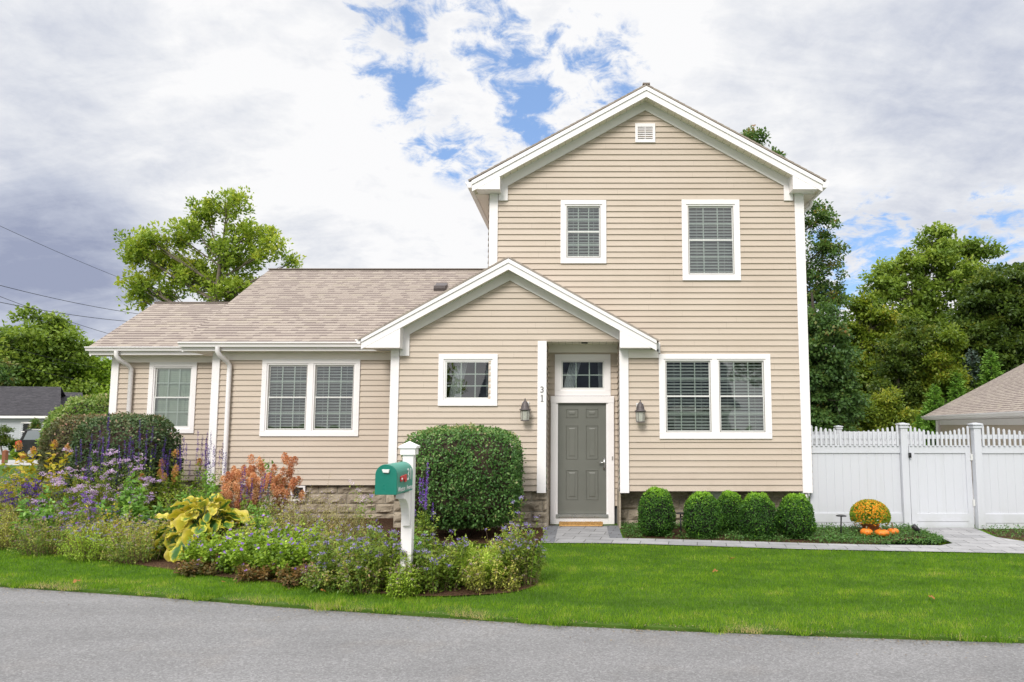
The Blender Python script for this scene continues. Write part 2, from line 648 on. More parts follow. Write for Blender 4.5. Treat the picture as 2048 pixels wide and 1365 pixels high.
MAT['lf_olive'] = leafmat('olive_leaves', [(0.065, 0.117, 0.018), (0.137, 0.211, 0.024), (0.239, 0.305, 0.034), (0.439, 0.401, 0.052)])
MAT['lf_autumn'] = leafmat('turning_leaves', [(0.109, 0.181, 0.03), (0.23, 0.336, 0.048), (0.38, 0.484, 0.072), (0.575, 0.591, 0.096)])
MAT['lf_russet'] = leafmat('russet_leaves', [(0.053, 0.060, 0.018), (0.135, 0.098, 0.030), (0.255, 0.112, 0.045), (0.330, 0.210, 0.045)])
MAT['lf_bright'] = leafmat('bright_green_leaves', [(0.118, 0.205, 0.023), (0.23, 0.369, 0.04), (0.376, 0.534, 0.063), (0.557, 0.684, 0.114)])
MAT['lf_arbor'] = leafmat('arborvitae_sprays', [(0.052, 0.121, 0.021), (0.113, 0.241, 0.034), (0.19, 0.362, 0.052), (0.31, 0.483, 0.078)], .25)
MAT['lf_spruce'] = leafmat('spruce_needles', [(0.052, 0.091, 0.072), (0.104, 0.156, 0.130), (0.169, 0.234, 0.195), (0.247, 0.325, 0.273)], .15)
MAT['lf_perennial'] = leafmat('perennial_leaves', [(0.07, 0.123, 0.018), (0.139, 0.226, 0.032), (0.244, 0.342, 0.048), (0.432, 0.506, 0.103)])
MAT['lf_mint'] = leafmat('fresh_green_leaves', [(0.077, 0.164, 0.028), (0.139, 0.301, 0.051), (0.23, 0.424, 0.08), (0.362, 0.575, 0.137)])
MAT['lf_yellowing'] = leafmat('yellowing_leaves', [(0.113, 0.157, 0.015), (0.304, 0.315, 0.028), (0.544, 0.472, 0.039), (0.768, 0.519, 0.066)])
MAT['lf_scrub'] = leafmat('faded_catmint_leaves', [(0.143, 0.166, 0.039), (0.339, 0.37, 0.075), (0.573, 0.614, 0.127), (0.676, 0.487, 0.213)])
MAT['lf_dry'] = leafmat('straw_sprays', [(0.203, 0.172, 0.062), (0.421, 0.374, 0.14), (0.624, 0.562, 0.281), (0.8, 0.78, 0.562)])
MAT['lf_reddish'] = leafmat('reddening_leaves', [(0.06, 0.085, 0.02), (0.14, 0.12, 0.035), (0.25, 0.13, 0.055), (0.34, 0.24, 0.08)])
MAT['lf_weedy'] = leafmat('weedy_leaves', [(0.077, 0.15, 0.025), (0.183, 0.301, 0.05), (0.398, 0.451, 0.087), (0.551, 0.361, 0.176)])
MAT['lf_rusty'] = leafmat('rusty_leaves', [(.10, .07, .03), (.24, .13, .06), (.38, .21, .10), (.48, .32, .16)])
MAT['lf_cover'] = leafmat('ground_cover_leaves', [(0.030, 0.083, 0.018), (0.068, 0.165, 0.033), (0.120, 0.255, 0.060), (0.240, 0.375, 0.120)])
MAT['fl_purple'] = leafmat('violet_petals', [(0.115, 0.047, 0.36), (0.23, 0.095, 0.576), (0.368, 0.179, 0.744), (0.552, 0.315, 0.8)], .3)
MAT['fl_deep'] = leafmat('deep_purple_petals', [(0.036, 0.014, 0.120), (0.072, 0.030, 0.228), (0.120, 0.048, 0.336), (0.204, 0.096, 0.456)], .2)
MAT['fl_lilac'] = leafmat('lilac_petals', [(0.33, 0.187, 0.506), (0.506, 0.33, 0.66), (0.66, 0.495, 0.77), (0.8, 0.704, 0.8)], .3)
MAT['fl_blue'] = leafmat('dusty_blue_petals', [(0.176, 0.126, 0.408), (0.297, 0.231, 0.6), (0.418, 0.357, 0.744), (0.572, 0.504, 0.8)], .3)
MAT['fl_orange'] = leafmat('orange_petals', [(.45, .10, .01), (.70, .22, .01), (.85, .36, .02), (.90, .55, .06)], .3)
MAT['fl_rust'] = leafmat('rust_pink_panicles', [(0.381, 0.14, 0.068), (0.605, 0.26, 0.126), (0.762, 0.4, 0.216), (0.8, 0.54, 0.306)], .3)
MAT['fl_tan'] = leafmat('tan_orange_panicles', [(.36, .15, .04), (.52, .25, .07), (.62, .36, .12), (.66, .46, .2)], .3)
MAT['fl_dusty'] = leafmat('mauve_brown_seed_heads', [(.20, .14, .12), (.32, .24, .22), (.44, .34, .36), (.52, .45, .50)], .3)
MAT['fl_pale'] = leafmat('pale_pink_petals', [(.5, .38, .5), (.6, .5, .6), (.7, .6, .7), (.8, .7, .78)], .3)


def hosta_mat():
    m, nt, out = new_mat('hosta_leaf')
    N = NT(nt)
    a = N.n('ShaderNodeAttribute', attribute_name='tint').outputs['Fac']
    b = N.n('ShaderNodeAttribute', attribute_name='age').outputs['Fac']
    geo = N.n('ShaderNodeNewGeometry').outputs['Position']
    nz = N.noise(geo, 22, 4, .6)
    e = N.m('ADD', a, N.m('MULTIPLY', N.m('SUBTRACT', nz, .5), .5))
    grn = N.ramp(e, [(.30, (.045, .14, .025)), (.5, (.14, .25, .03)), (.62, (.50, .47, .035)), (1, (.66, .58, .07))])
    yel = N.ramp(e, [(.2, (.42, .40, .03)), (.6, (.66, .56, .05)), (.95, (.74, .60, .16)), (1, (.62, .36, .12))])
    c = N.mix(N.ss(N.m('ADD', b, N.m('MULTIPLY', N.m('SUBTRACT', nz, .5), .3)), .4, .6), grn, yel)
    p = N.n('ShaderNodeBsdfPrincipled')
    N.link(c, p.inputs['Base Color'])
    p.inputs['Roughness'].default_value = .45
    t = N.n('ShaderNodeBsdfTranslucent')
    N.link(c, t.inputs['Color'])
    mx = N.n('ShaderNodeMixShader')
    mx.inputs[0].default_value = .3
    N.link(p.outputs[0], mx.inputs[1])
    N.link(t.outputs[0], mx.inputs[2])
    N.link(mx.outputs[0], out.inputs[0])
    return m


def blade_mat():
    m, nt, out = new_mat('grass_blades')
    N = NT(nt)
    a = N.n('ShaderNodeAttribute', attribute_name='tint').outputs['Fac']
    c = N.ramp(a, [(0, (.058, .145, .005)), (.35, (.125, .268, .008)), (.62, (.205, .37, .012)), (.82, (.37, .45, .05)), (1, (.52, .42, .19))])
    p = N.n('ShaderNodeBsdfPrincipled')
    N.link(c, p.inputs['Base Color'])
    p.inputs['Roughness'].default_value = .5
    p.inputs['Specular IOR Level'].default_value = .3
    t = N.n('ShaderNodeBsdfTranslucent')
    N.link(c, t.inputs['Color'])
    mx = N.n('ShaderNodeMixShader')
    mx.inputs[0].default_value = .4
    N.link(p.outputs[0], mx.inputs[1])
    N.link(t.outputs[0], mx.inputs[2])
    N.link(mx.outputs[0], out.inputs[0])
    return m


MAT['hosta'] = hosta_mat()
MAT['blade'] = blade_mat()

# ================================================================== GROUND
EDGE = [(-400, 96), (-60, 21.2), (-20, 11.9), (-7.11, 8.92), (-4.96, 8.42), (-3.27, 7.95), (-1.89, 7.63), (-.27, 7.25), (.88, 7.06), (2.4, 6.86), (3.99, 6.68), (20, 4.6), (60, -.6), (400, -45)]


def edge_y(x):
    xs, ys = zip(*EDGE)
    return np.interp(x, xs, ys)


EX = sorted(set([e[0] for e in EDGE] + list(np.arange(-12, 9, .25))))
b = MB()
for x0, x1 in zip(EX[:-1], EX[1:]):
    y0, y1 = float(edge_y(x0)), float(edge_y(x1))
    b.add([(x0, y0, GZ - .02), (x1, y1, GZ - .02), (x1, y1 + 1.2, GZ), (x0, y0 + 1.2, GZ)], [(0, 1, 2, 3)])
    b.add([(x0, y0 + 1.2, GZ), (x1, y1 + 1.2, GZ), (x1, 500, GZ), (x0, 500, GZ)], [(0, 1, 2, 3)])
    b.add([(x0, y0, GZ - .14), (x1, y1, GZ - .14), (x1, y1, GZ - .02), (x0, y0, GZ - .02)], [(0, 1, 2, 3)])
lawn = tag(b.build('lawn_ground', MAT['turf']), kind='structure')
b = MB()
for x0, x1 in zip(EX[:-1], EX[1:]):
    y0, y1 = float(edge_y(x0)), float(edge_y(x1))
    b.add([(x0, y0 - 7.4, GZ - .05), (x1, y1 - 7.4, GZ - .05), (x1, y1 + .3, GZ - .05), (x0, y0 + .3, GZ - .05)], [(0, 1, 2, 3)])
road = tag(b.build('road', MAT['asphalt']), kind='structure')
b = MB()
for x0, x1 in zip(EX[:-1], EX[1:]):
    y0, y1 = float(edge_y(x0)) - 7.2, float(edge_y(x1)) - 7.2
    b.add([(x0, -500, GZ - .03), (x1, -500, GZ - .03), (x1, y1, GZ - .03), (x0, y0, GZ - .03)], [(0, 1, 2, 3)])
tag(b.build('verge', MAT['turf']), kind='structure')
# side street far off at the left
b = MB()
b.add([(-70, 40, GZ + .006), (-22, 33.5, GZ + .006), (-22, 38, GZ + .006), (-70, 44.5, GZ + .006)], [(0, 1, 2, 3)])
tag(b.build('side_street', MAT['concrete']), kind='structure')


def smooth_poly(pts, n=6):
    out = []
    m = len(pts)
    for i in range(m):
        p0, p1, p2, p3 = (np.array(pts[(i + k) % m], float) for k in (-1, 0, 1, 2))
        for t in np.linspace(0, 1, n, endpoint=False):
            out.append(tuple(.5 * ((2 * p1) + (-p0 + p2) * t + (2 * p0 - 5 * p1 + 4 * p2 - p3) * t * t + (-p0 + 3 * p1 - 3 * p2 + p3) * t ** 3)))
    return out


BED = smooth_poly([(-16, 14.2), (-11.5, 12.45), (-9.3, 11.5), (-7.5, 10.65), (-5.8, 9.85), (-4.6, 9.25), (-3.4, 8.8), (-2.5, 8.42), (-1.77, 8.22), (-1.05, 8.32), (-.72, 8.5), (-.55, 8.85),
                   (-.65, 9.2), (-1.2, 9.5), (-2.2, 9.95), (-3.0, 10.5), (-3.1, 11.2), (-2.6, 11.62), (-1.6, 11.72), (-.72, 11.75), (-.68, 13.6), (-.72, 14.0), (-3.5, 14.2), (-3.7, 15.2), (-7.5, 15.2), (-7.9, 16.4), (-16, 16.4)], 5)
PATH = [(-.66, 11.80), (.35, 11.76), (1.09, 11.66), (2.2, 11.45), (3.37, 11.22), (5, 11.02), (6.6, 10.84), (9.5, 10.75), (14, 10.75), (14, 11.9), (9.0, 11.75), (7.3, 11.9), (7.08, 12.4), (7.3, 13.5), (6.2, 13.5), (6.15, 12.5),
        (6.0, 11.75), (5.7, 11.55), (4.6, 11.62), (3.5, 11.80), (2.3, 12.02), (1.14, 12.22), (.66, 12.28), (.66, 13.75), (-.66, 13.75)]
COVER = [(.72, 12.32), (1.2, 12.26), (2.3, 12.06), (3.5, 11.84), (4.6, 11.66), (5.65, 11.6), (5.95, 11.85), (6.08, 12.5), (6.12, 13.5), (4.32, 13.5), (4.25, 13.85), (.72, 13.85)]
COVER2 = [(7.14, 12.4), (7.36, 11.98), (9, 11.8), (14, 11.95), (14, 13.1), (7.4, 13.4)]


def sheet(name, poly, z, mat):
    bm = bmesh.new()
    vs = [bm.verts.new((x, y, z)) for x, y in poly]
    bm.faces.new(vs)
    bmesh.ops.triangulate(bm, faces=bm.faces[:])
    bmesh.ops.recalc_face_normals(bm, faces=bm.faces[:])
    me = bpy.data.meshes.new(name)
    bm.to_mesh(me)
    bm.free()
    if me.polygons and me.polygons[0].normal.z < 0:
        me.flip_normals()
    me.materials.append(mat)
    o = bpy.data.objects.new(name, me)
    col.objects.link(o)
    return tag(o, kind='structure')


sheet('mulch_bed', BED, GZ + .008, MAT['mulch'])
sheet('shrub_bed', COVER, GZ + .008, MAT['mulch'])
sheet('fence_bed', COVER2, GZ + .008, MAT['mulch'])
sheet('paver_path', PATH, GZ + .016, MAT['paver'])
b = MB()
b.box(-.68, -.46, 11.84, 13.74, GZ, GZ + .022)
b.box(.46, .68, 12.29, 13.74, GZ, GZ + .022)
tag(b.build('paver_border', MAT['paverdark']), kind='structure')


def inpoly(P, poly):
    x, y = P[:, 0], P[:, 1]
    ins = np.zeros(len(P), bool)
    n = len(poly)
    for i in range(n):
        x0, y0 = poly[i]
        x1, y1 = poly[(i + 1) % n]
        c = ((y0 > y) != (y1 > y)) & (x < (x1 - x0) * (y - y0) / (y1 - y0 + 1e-12) + x0)
        ins ^= c
    return ins


# grass -------------------------------------------------------------
def grass():
    n = 760000
    X = rng.uniform(-12.5, 8.5, n)
    Y = rng.uniform(6.4, 13.2, n)
    P = np.stack([X, Y], 1)
    e = edge_y(X)
    rag = .05 * vnoise(np.stack([X, 0 * X, 0 * X], 1), 5.0, 77.0) + .05 * np.sin(X * 3.1) + .04 * np.sin(X * 7.7 + 1) + .03 * np.sin(X * 17 + 2)
    d = Y - e
    keep = (d > -.02 + rag * 1.3) & ~inpoly(P, BED) & ~inpoly(P, PATH) & ~inpoly(P, COVER) & ~inpoly(P, COVER2)
    vis = (X > -Y * .90) & (X < Y * .70)
    keep &= vis & (rng.random(n) < np.clip(78.0 / Y ** 2, 0, 1))
    P, d, X, Y = P[keep], d[keep], X[keep], Y[keep]
    n = len(P)
    big = vnoise(np.stack([X * .55, Y * 1.6, 0 * X], 1), 1.3, 3.0)
    med = vnoise(np.stack([X, Y * 1.5, 0 * X], 1), 3.5, 9.0)
    dry = vnoise(np.stack([X, Y, 0 * X], 1), 1.8, 21.0)
    stripe = np.sin((Y + .09 * X + .12 * np.sin(X * .9)) * 6.0) * .095
    fine = vnoise(np.stack([X, Y * 1.3, 0 * X], 1), 9.0, 31.0)
    tint = .40 + .17 * big + .26 * med + .16 * fine + stripe + rng.normal(0, .13, n)
    ed = np.exp(-np.clip(d, 0, 5) / .22)
    tint += ed * (.18 + .75 * np.clip(dry, 0, 1) + rng.normal(0, .16, n))
    tint += np.where(dry > .42, (dry - .42) * .9, 0)
    hgt = rng.uniform(.018, .042, n) * (1 + .30 * med) * (1 + ed * rng.uniform(0, 1.4, n))
    # thin worn patches by the road
    bare = (ed > .25) & (dry > .12) & (rng.random(n) < .75)
    hgt[bare] *= .35
    z = np.where(d < 1.2, GZ - .02 + .02 * np.clip(d, 0, 1.2) / 1.2, GZ)
    ang = rng.uniform(0, 2 * np.pi, n)
    lean = rng.uniform(.1, .8, n) * hgt
    la = rng.uniform(0, 2 * np.pi, n)
    w = rng.uniform(.0016, .0034, n) * (1 + .09 * (Y - 7))
    B = np.stack([X, Y, z - .004], 1)
    S = np.stack([np.cos(ang) * w, np.sin(ang) * w, 0 * w], 1)
    T = B + np.stack([np.cos(la) * lean, np.sin(la) * lean, hgt], 1)
    V = np.stack([B - S, B + S, T], 1).reshape(-1, 3)
    o = np_mesh('grass', V, 3, MAT['blade'], np.repeat(np.clip(tint, 0, 1), 3))
    tag(o, 'mown green lawn grass between the road and the house', 'grass', kind='stuff')


grass()


def edge_debris():
    n = 5200
    X = rng.uniform(-9, 6.5, n)
    d = rng.normal(-.02, .07, n) - (rng.random(n) < .12) * rng.uniform(0, .5, n)
    Y = edge_y(X) + d
    C = np.stack([X, Y, np.where(d > 0, GZ - .012, GZ - .046) + rng.uniform(0, .006, n)], 1)
    A = rdir(n)
    A[:, 2] *= .15
    sz = rng.uniform(.006, .022, n)
    V = leaf_verts(C, A, np.array([0, 0, 1.0]) + rdir(n) * .3, sz, sz * .6)
    MAT['grit'] = leafmat('dry_litter', [(.06, .04, .025), (.16, .11, .06), (.28, .21, .12), (.40, .33, .22)], .1)
    tag(np_mesh('edge_litter', V, 4, MAT['grit'], np.repeat(rng.random(n), 4)), 'dry leaf litter and grit along the road edge', 'litter', kind='stuff')


edge_debris()


def ground_cover(name, label, poly, n, hmax):
    xs, ys = zip(*poly)
    P = np.stack([rng.uniform(min(xs), max(xs), n), rng.uniform(min(ys), max(ys), n)], 1)
    P = P[inpoly(P, poly)]
    P = P[(P[:, 0] < 11)]
    den = vnoise(np.c_[P, np.zeros(len(P))], 2.2, 5)
    P = P[den > -.22 + rng.normal(0, .1, len(P))]
    n = len(P)
    hz = np.abs(rng.normal(0, 1, n)) * hmax * .5
    C = np.c_[P, GZ + .01 + np.clip(hz, 0, hmax)]
    A = rdir(n)
    A[:, 2] = np.abs(A[:, 2]) * .6
    V = leaf_verts(C, A, np.array([0, 0, 1.0]) + rdir(n) * .5, rng.uniform(.022, .045, n), rng.uniform(.018, .03, n))
    o = np_mesh(name, V, 4, MAT['lf_cover'], np.repeat(np.clip(rng.normal(.5, .22, n), 0, 1), 4))
    tag(o, label, 'ground cover', kind='stuff')


ground_cover('ground_cover', 'low green ground cover around the round boxwoods and pumpkins', COVER, 26000, .09)
ground_cover('ground_cover', 'low green ground cover along the fence beyond the gate', COVER2, 9000, .10)

# ================================================================== HOUSE
MY, LY, LLY, DY = 13.5, 14.84, 16.1, 14.15
CRS = .1143
BASEZ = .63
house = thing('house', 'beige clapboard house with white trim, green-grey front door and tan shingle roofs', 'house', (0, 0, 0))


def siding(name, o, ud, poly, holes, parent, z0=BASEZ):
    """lapped courses on a vertical wall. o: point of the plane, ud: unit along the wall, poly: convex (u, z), holes: (u0, u1, z0, z1)"""
    o = Vector(o)
    ud = Vector(ud)
    nrm = ud.cross(Vector((0, 0, 1)))
    zs = [p[1] for p in poly]
    zmin, zmax = min(zs), max(zs)

    def span(z):
        xs = []
        m = len(poly)
        for i in range(m):
            (xa, za), (xb, zb) = poly[i], poly[(i + 1) % m]
            if abs(za - zb) < 1e-9:
                if abs(z - za) < 1e-6:
                    xs += [xa, xb]
            elif min(za, zb) - 1e-7 <= z <= max(za, zb) + 1e-7:
                xs.append(xa + (xb - xa) * (z - za) / (zb - za))
        return (min(xs), max(xs)) if xs else None
    cuts = {zmin, zmax}
    for p in poly:
        cuts.add(p[1])
    for h in holes:
        for z in h[2:]:
            if zmin < z < zmax:
                cuts.add(z)
    k = math.floor((zmin - z0) / CRS)
    while z0 + k * CRS < zmax:
        if z0 + k * CRS > zmin:
            cuts.add(z0 + k * CRS)
        k += 1
    cuts = sorted(cuts)

    def off(z, low):
        t = (z - z0) / CRS
        fr = t - math.floor(t + 1e-6)
        if not low and fr < 1e-4:
            fr = 1.0
        return .027 - .021 * fr
    b = MB()
    for za, zb in zip(cuts[:-1], cuts[1:]):
        if zb - za < 1e-4:
            continue
        sa, sb = span(za + 1e-6), span(zb - 1e-6)
        if not sa or not sb:
            continue
        segs = [(sa[0], sa[1], sb[0], sb[1])]
        for h in holes:
            if h[2] < zb - 1e-6 and h[3] > za + 1e-6:
                ns = []
                for (a0, a1, b0, b1) in segs:
                    if h[0] > a0:
                        ns.append((a0, min(a1, h[0]), b0, min(b1, h[0])))
                    if h[1] < a1:
                        ns.append((max(a0, h[1]), a1, max(b0, h[1]), b1))
                    if h[0] <= a0 and h[1] >= a1:
                        pass
                segs = [s for s in ns if s[1] - s[0] > 1e-4 or s[3] - s[2] > 1e-4]
        da, db = off(za, True), off(zb, False)
        for (a0, a1, b0, b1) in segs:
            pa0 = o + ud * a0 + Vector((0, 0, za))
            pa1 = o + ud * a1 + Vector((0, 0, za))
            pb0 = o + ud * b0 + Vector((0, 0, zb))
            pb1 = o + ud * b1 + Vector((0, 0, zb))
            b.add([pa0 + nrm * da, pa1 + nrm * da, pb1 + nrm * db, pb0 + nrm * db], [(0, 1, 2, 3)])
            t = (za - z0) / CRS
            if abs(t - round(t)) < 1e-4:
                b.add([pa0, pa1, pa1 + nrm * da, pa0 + nrm * da], [(0, 1, 2, 3)])
    return b.build(name, MAT['siding'], parent)


def shingles(name, A, B, C, D, parent, mat='roof', thick=.022):
    """A,B eave (left,right seen from outside), C,D ridge (right,left)"""
    A, B, C, D = map(Vector, (A, B, C, D))
    u = (B - A).normalized()
    nrm = u.cross(D - A).normalized()
    v = nrm.cross(u).normalized()
    H = (D - A).dot(v)
    n = max(1, int(round(H / .14)))
    e = H / n
    b = MB()
    for i in range(n):
        t0, t1 = i / n, (i + 1) / n
        p0, p1 = A.lerp(D, t0), B.lerp(C, t0)
        q0, q1 = A.lerp(D, t1), B.lerp(C, t1)
        lo, hi = nrm * (thick + .011), nrm * (thick + .003)
        uvs = [((p - A).dot(u), i * .14 + dv) for p, dv in ((p0, .001), (p1, .001), (q1, .139), (q0, .139))]
        b.add([p0 + lo, p1 + lo, q1 + hi, q0 + hi], [(0, 1, 2, 3)], uvs)
        b.add([p0, p1, p1 + lo, p0 + lo], [(0, 1, 2, 3)], [(uvs[0][0], i * .14 + .01)] * 4)
        # edges
        b.add([p0, p0 + lo, q0 + hi, q0], [(0, 1, 2, 3)], [(uvs[0][0] + .1, i * .14 + .10)] * 4)
        b.add([p1, q1, q1 + hi, p1 + lo], [(0, 1, 2, 3)], [(uvs[1][0] + .1, i * .14 + .10)] * 4)
    b.add([A, D, C, B], [(0, 1, 2, 3)], [(0, 0)] * 4)
    return b.build(name, MAT[mat], parent)


def xbox(name, mat, parent, *boxes, bevel=0):
    b = MB()
    for q in boxes:
        b.box(*q)
    return b.build(name, MAT[mat] if isinstance(mat, str) else mat, parent, bevel=bevel)


# ---- main block numbers
XC, SL = 1.235, .562
ML, MR = -1.81, 4.30
EAVE_X = 3.345                  # half width at the rake ends
APEX = 8.385
BACK = 21.5
FY = 13.18                      # rake fascia plane

# front wall of the main block and the porch room (one plane)
gz = lambda x: 8.20 - .565 * abs(x - XC)
windows_main = [(-.425, .463, 4.966, 6.219), (1.927, 3.052, 4.633, 6.227), (1.453, 3.577, 1.602, 3.208), (-2.74, -1.614, 2.221, 3.21)]


def hole(w, e=.06):
    return (w[0] + e, w[1] - e, w[2] + e, w[3] - e)


ALC = (-.69, .71, -1, 3.455)
siding('front_wall', (0, MY, 0), (1, 0, 0), [(ML + .02, BASEZ), (MR - .02, BASEZ), (MR - .02, gz(MR)), (XC, 8.2), (ML + .02, gz(ML))],
       [hole(w) for w in windows_main[:3]] + [ALC], house)
siding('porch_wall', (0, MY, 0), (1, 0, 0), [(-3.62, BASEZ), (ML + .02, BASEZ), (ML + .02, 4.50), (-3.62, 3.52)], [hole(windows_main[3])], house)
siding('side_wall', (ML, 0, 0), (0, -1, 0), [(-BACK, 3.2), (-MY, 3.2), (-MY, 6.5), (-BACK, 6.5)], [], house)
siding('side_wall', (MR, 0, 0), (0, 1, 0), [(MY, BASEZ), (BACK, BASEZ), (BACK, 6.5), (MY, 6.5)], [], house)
siding('porch_side_wall', (-3.62, 0, 0), (0, -1, 0), [(-LY, BASEZ), (-MY, BASEZ), (-MY, 3.5), (-LY, 3.5)], [], house)
siding('rear_wall', (0, BACK, 0), (-1, 0, 0), [(-MR, BASEZ), (-ML, BASEZ), (-ML, gz(ML)), (-XC, 8.2), (-MR, gz(MR))], [], house)
# alcove
siding('entry_wall', (0, DY, 0), (1, 0, 0), [(-.69, BASEZ - .35), (.71, BASEZ - .35), (.71, 3.46), (-.69, 3.46)], [(-.55, .55, -1, 3.2)], house)
siding('entry_side_wall', (-.69, 0, 0), (0, 1, 0), [(MY + .02, BASEZ), (DY, BASEZ), (DY, 3.46), (MY + .02, 3.46)], [], house)
siding('entry_side_wall', (.71, 0, 0), (0, -1, 0), [(-DY, BASEZ), (-MY - .02, BASEZ), (-MY - .02, 3.46), (-DY, 3.46)], [], house)
xbox('entry_ceiling', 'soffit', house, (-.69, .71, MY + .004, DY, 3.462, 3.49))
xbox('ceiling_light', 'black', house, (-.02, .10, MY + .18, MY + .30, 3.445, 3.46))
xbox('entry_frieze', 'cream', house, (-.688, .708, DY - .035, DY - .004, 3.305, 3.4615))

# left wing walls
siding('wing_wall', (0, LY, 0), (1, 0, 0), [(-7.70, BASEZ), (-3.60, BASEZ), (-3.60, 3.3), (-7.70, 3.3)], [(-6.698 + .06, -4.648 - .06, 1.69, 3.18)], house)
siding('wing_side_wall', (-7.72, 0, 0), (0, -1, 0), [(-22, BASEZ), (-LY, BASEZ), (-LY, 3.45), (-18.43, 5.75), (-22, 3.6)], [], house)
siding('end_wall', (0, LLY, 0), (1, 0, 0), [(-10.62, BASEZ), (-7.72, BASEZ), (-7.72, 3.4), (-10.62, 3.4)], [(-9.826 + .06, -8.748 - .06, 1.74, 3.23)], house)
siding('end_side_wall', (-10.64, 0, 0), (0, -1, 0), [(-19.9, BASEZ), (-LLY, BASEZ), (-LLY, 3.5), (-18.0, 4.8), (-19.9, 3.6)], [], house)


# ---- gable trim
def gable(xc, apex, sl, xl, xr, bxl, bxr, zb, flow, leg, legz, yb, ridge_back, leg_r=True, front=FY):
    zt = lambda x: apex - sl * abs(x - xc)
    fh = .205
    # fascia in two boards, left and right
    for side, xe in ((-1, xl), (1, xr)):
        m = MB()
        m.prism_y([(xc, apex), (xe, zt(xe)), (xe, zt(xe) - fh), (xc, apex - fh)], front, front + .03)
        m.build('rake_fascia', MAT['white'], house)
        m = MB()
        m.prism_y([(xc, apex + .004), (xe, zt(xe) + .004), (xe, zt(xe) - .075), (xc, apex - .075)], front - .022, front - .001)
        m.build('shadow_board', MAT['white'], house)
    # soffit under the rakes
    for side, xe in ((-1, xl), (1, xr)):
        z0, z1 = apex - fh + .03, zt(xe) - fh + .03
        m = MB()
        m.add([(xc, front + .028, z0), (xe, front + .028, z1), (xe, MY + .01, z1), (xc, MY + .01, z0)], [(0, 1, 2, 3)])
        m.build('rake_soffit', MAT['soffit'], house)
    # boxed returns
    for side, xe, bx in ((-1, xl, bxl), (1, xr, bxr)):
        zz = lambda x: zt(x) - fh
        m = MB()
        xo = xc + side * (apex - fh - zb) / sl
        m.prism_y([(xo, zb), (bx, zb), (bx, zz(bx) + .03), (xo, zb + .03)] if side < 0 else [(bx, zb), (xo, zb), (xo, zb + .03), (bx, zz(bx) + .03)], front + .004, MY - .026)
        m.build('eave_return', MAT['white'], house)
    # frieze board on the wall with its short legs
    fa, fs = flow
    for side, xe in ((-1, leg[0]), (1, leg[1])):
        zf = lambda x: fa - fs * abs(x - xc)
        xi = xe - side * .178
        pts = [(xc, fa), (xi, zf(xi)), (xi, legz), (xe, legz), (xe, zf(xe) + .24), (xc, fa + .24)]
        if side > 0 and not leg_r:
            pts = [(xc, fa), (xe, zf(xe)), (xe, zf(xe) + .24), (xc, fa + .24)]
        m = MB()
        m.prism_y(pts if side > 0 else pts[::-1], MY - .048, MY - .002)
        m.build('frieze_board', MAT['white'], house)


gable(XC, APEX, SL, XC - EAVE_X, XC + EAVE_X, -1.58, 4.02, 6.345, (8.04, .570), (-1.633, 4.10), 6.21, BACK, BACK)
PXC, PAP, PSL = -1.40, 4.99, .553
gable(PXC, PAP, PSL, -4.135, 1.385, -3.415, .70, 3.30, (4.635, .550), (-3.48, .70), 3.175, MY, 17, leg_r=False)
# soffit strips along the main eaves, gutters, roof planes
ov = EAVE_X
zt_e = APEX - SL * ov
shingles('main_roof', (XC - ov - .06, BACK + .3, zt_e - .034 + .02), (XC - ov - .06, FY - .03, zt_e - .034 + .02), (XC, FY - .03, APEX + .012), (XC, BACK + .3, APEX + .012), house)
shingles('main_roof', (XC + ov + .06, FY - .03, zt_e - .034 + .02), (XC + ov + .06, BACK + .3, zt_e - .034 + .02), (XC, BACK + .3, APEX + .012), (XC, FY - .03, APEX + .012), house)
xbox('ridge_cap', 'roof_edge', house, (XC - .07, XC + .07, FY - .034, BACK + .3, APEX + .035, APEX + .062))
xbox('eave_soffit', 'cream', house, (XC - ov + .01, ML - .002, FY + .32, BACK, 6.345, 6.365))
xbox('eave_soffit', 'cream', house, (MR + .002, XC + ov - .01, FY + .32, BACK, 6.345, 6.365))


def gutter(parent, p0, p1, outv, h=.11, d=.12):
    """K-style gutter from p0 to p1 (top inner edge), outv: outward unit"""
    p0, p1, ov_ = Vector(p0), Vector(p1), Vector(outv)
    prof = [(0, 0), (0, -h), (d * .62, -h), (d * .72, -h * .62), (d, -h * .30), (d, -.01), (d - .012, -.01), (d - .012, -.02), (.012, -.02), (.012, 0)]
    m = MB()
    vs = [p + ov_ * a + Vector((0, 0, z)) for p in (p0, p1) for a, z in prof]
    n = len(prof)
    m.add(vs, [tuple(range(n)), tuple(range(n, 2 * n))[::-1]] + [(i, n + i, n + (i + 1) % n, (i + 1) % n) for i in range(n)])
    return m.build('gutter', MAT['white'], parent)


gutter(house, (XC - ov - .005, FY - .01, zt_e - .004), (XC - ov - .005, BACK + .2, zt_e - .004), (-1, 0, 0), .13, .12)
gutter(house, (XC + ov + .005, FY - .01, zt_e - .004), (XC + ov + .005, BACK + .2, zt_e - .004), (1, 0, 0), .13, .12)
# fascia behind the gutters
xbox('eave_fascia', 'white', house, (XC - ov + .002, XC - ov + .022, FY + .034, BACK + .2, 6.33, zt_e - .03))
xbox('eave_fascia', 'white', house, (XC + ov - .022, XC + ov - .002, FY + .034, BACK + .2, 6.33, zt_e - .03))
# elbow of the right downspout
m = MB()
m.tube([(4.62, 14.0, 6.40), (4.62, 14.0, 6.30), (4.58, 14.0, 6.24), (4.42, 14.0, 6.15), (4.36, 14.0, 6.08), (4.35, 14.0, 5.9), (4.35, 14.0, .2)], .042, 10, False)
m.build('downspout', MAT['white'], house, True)

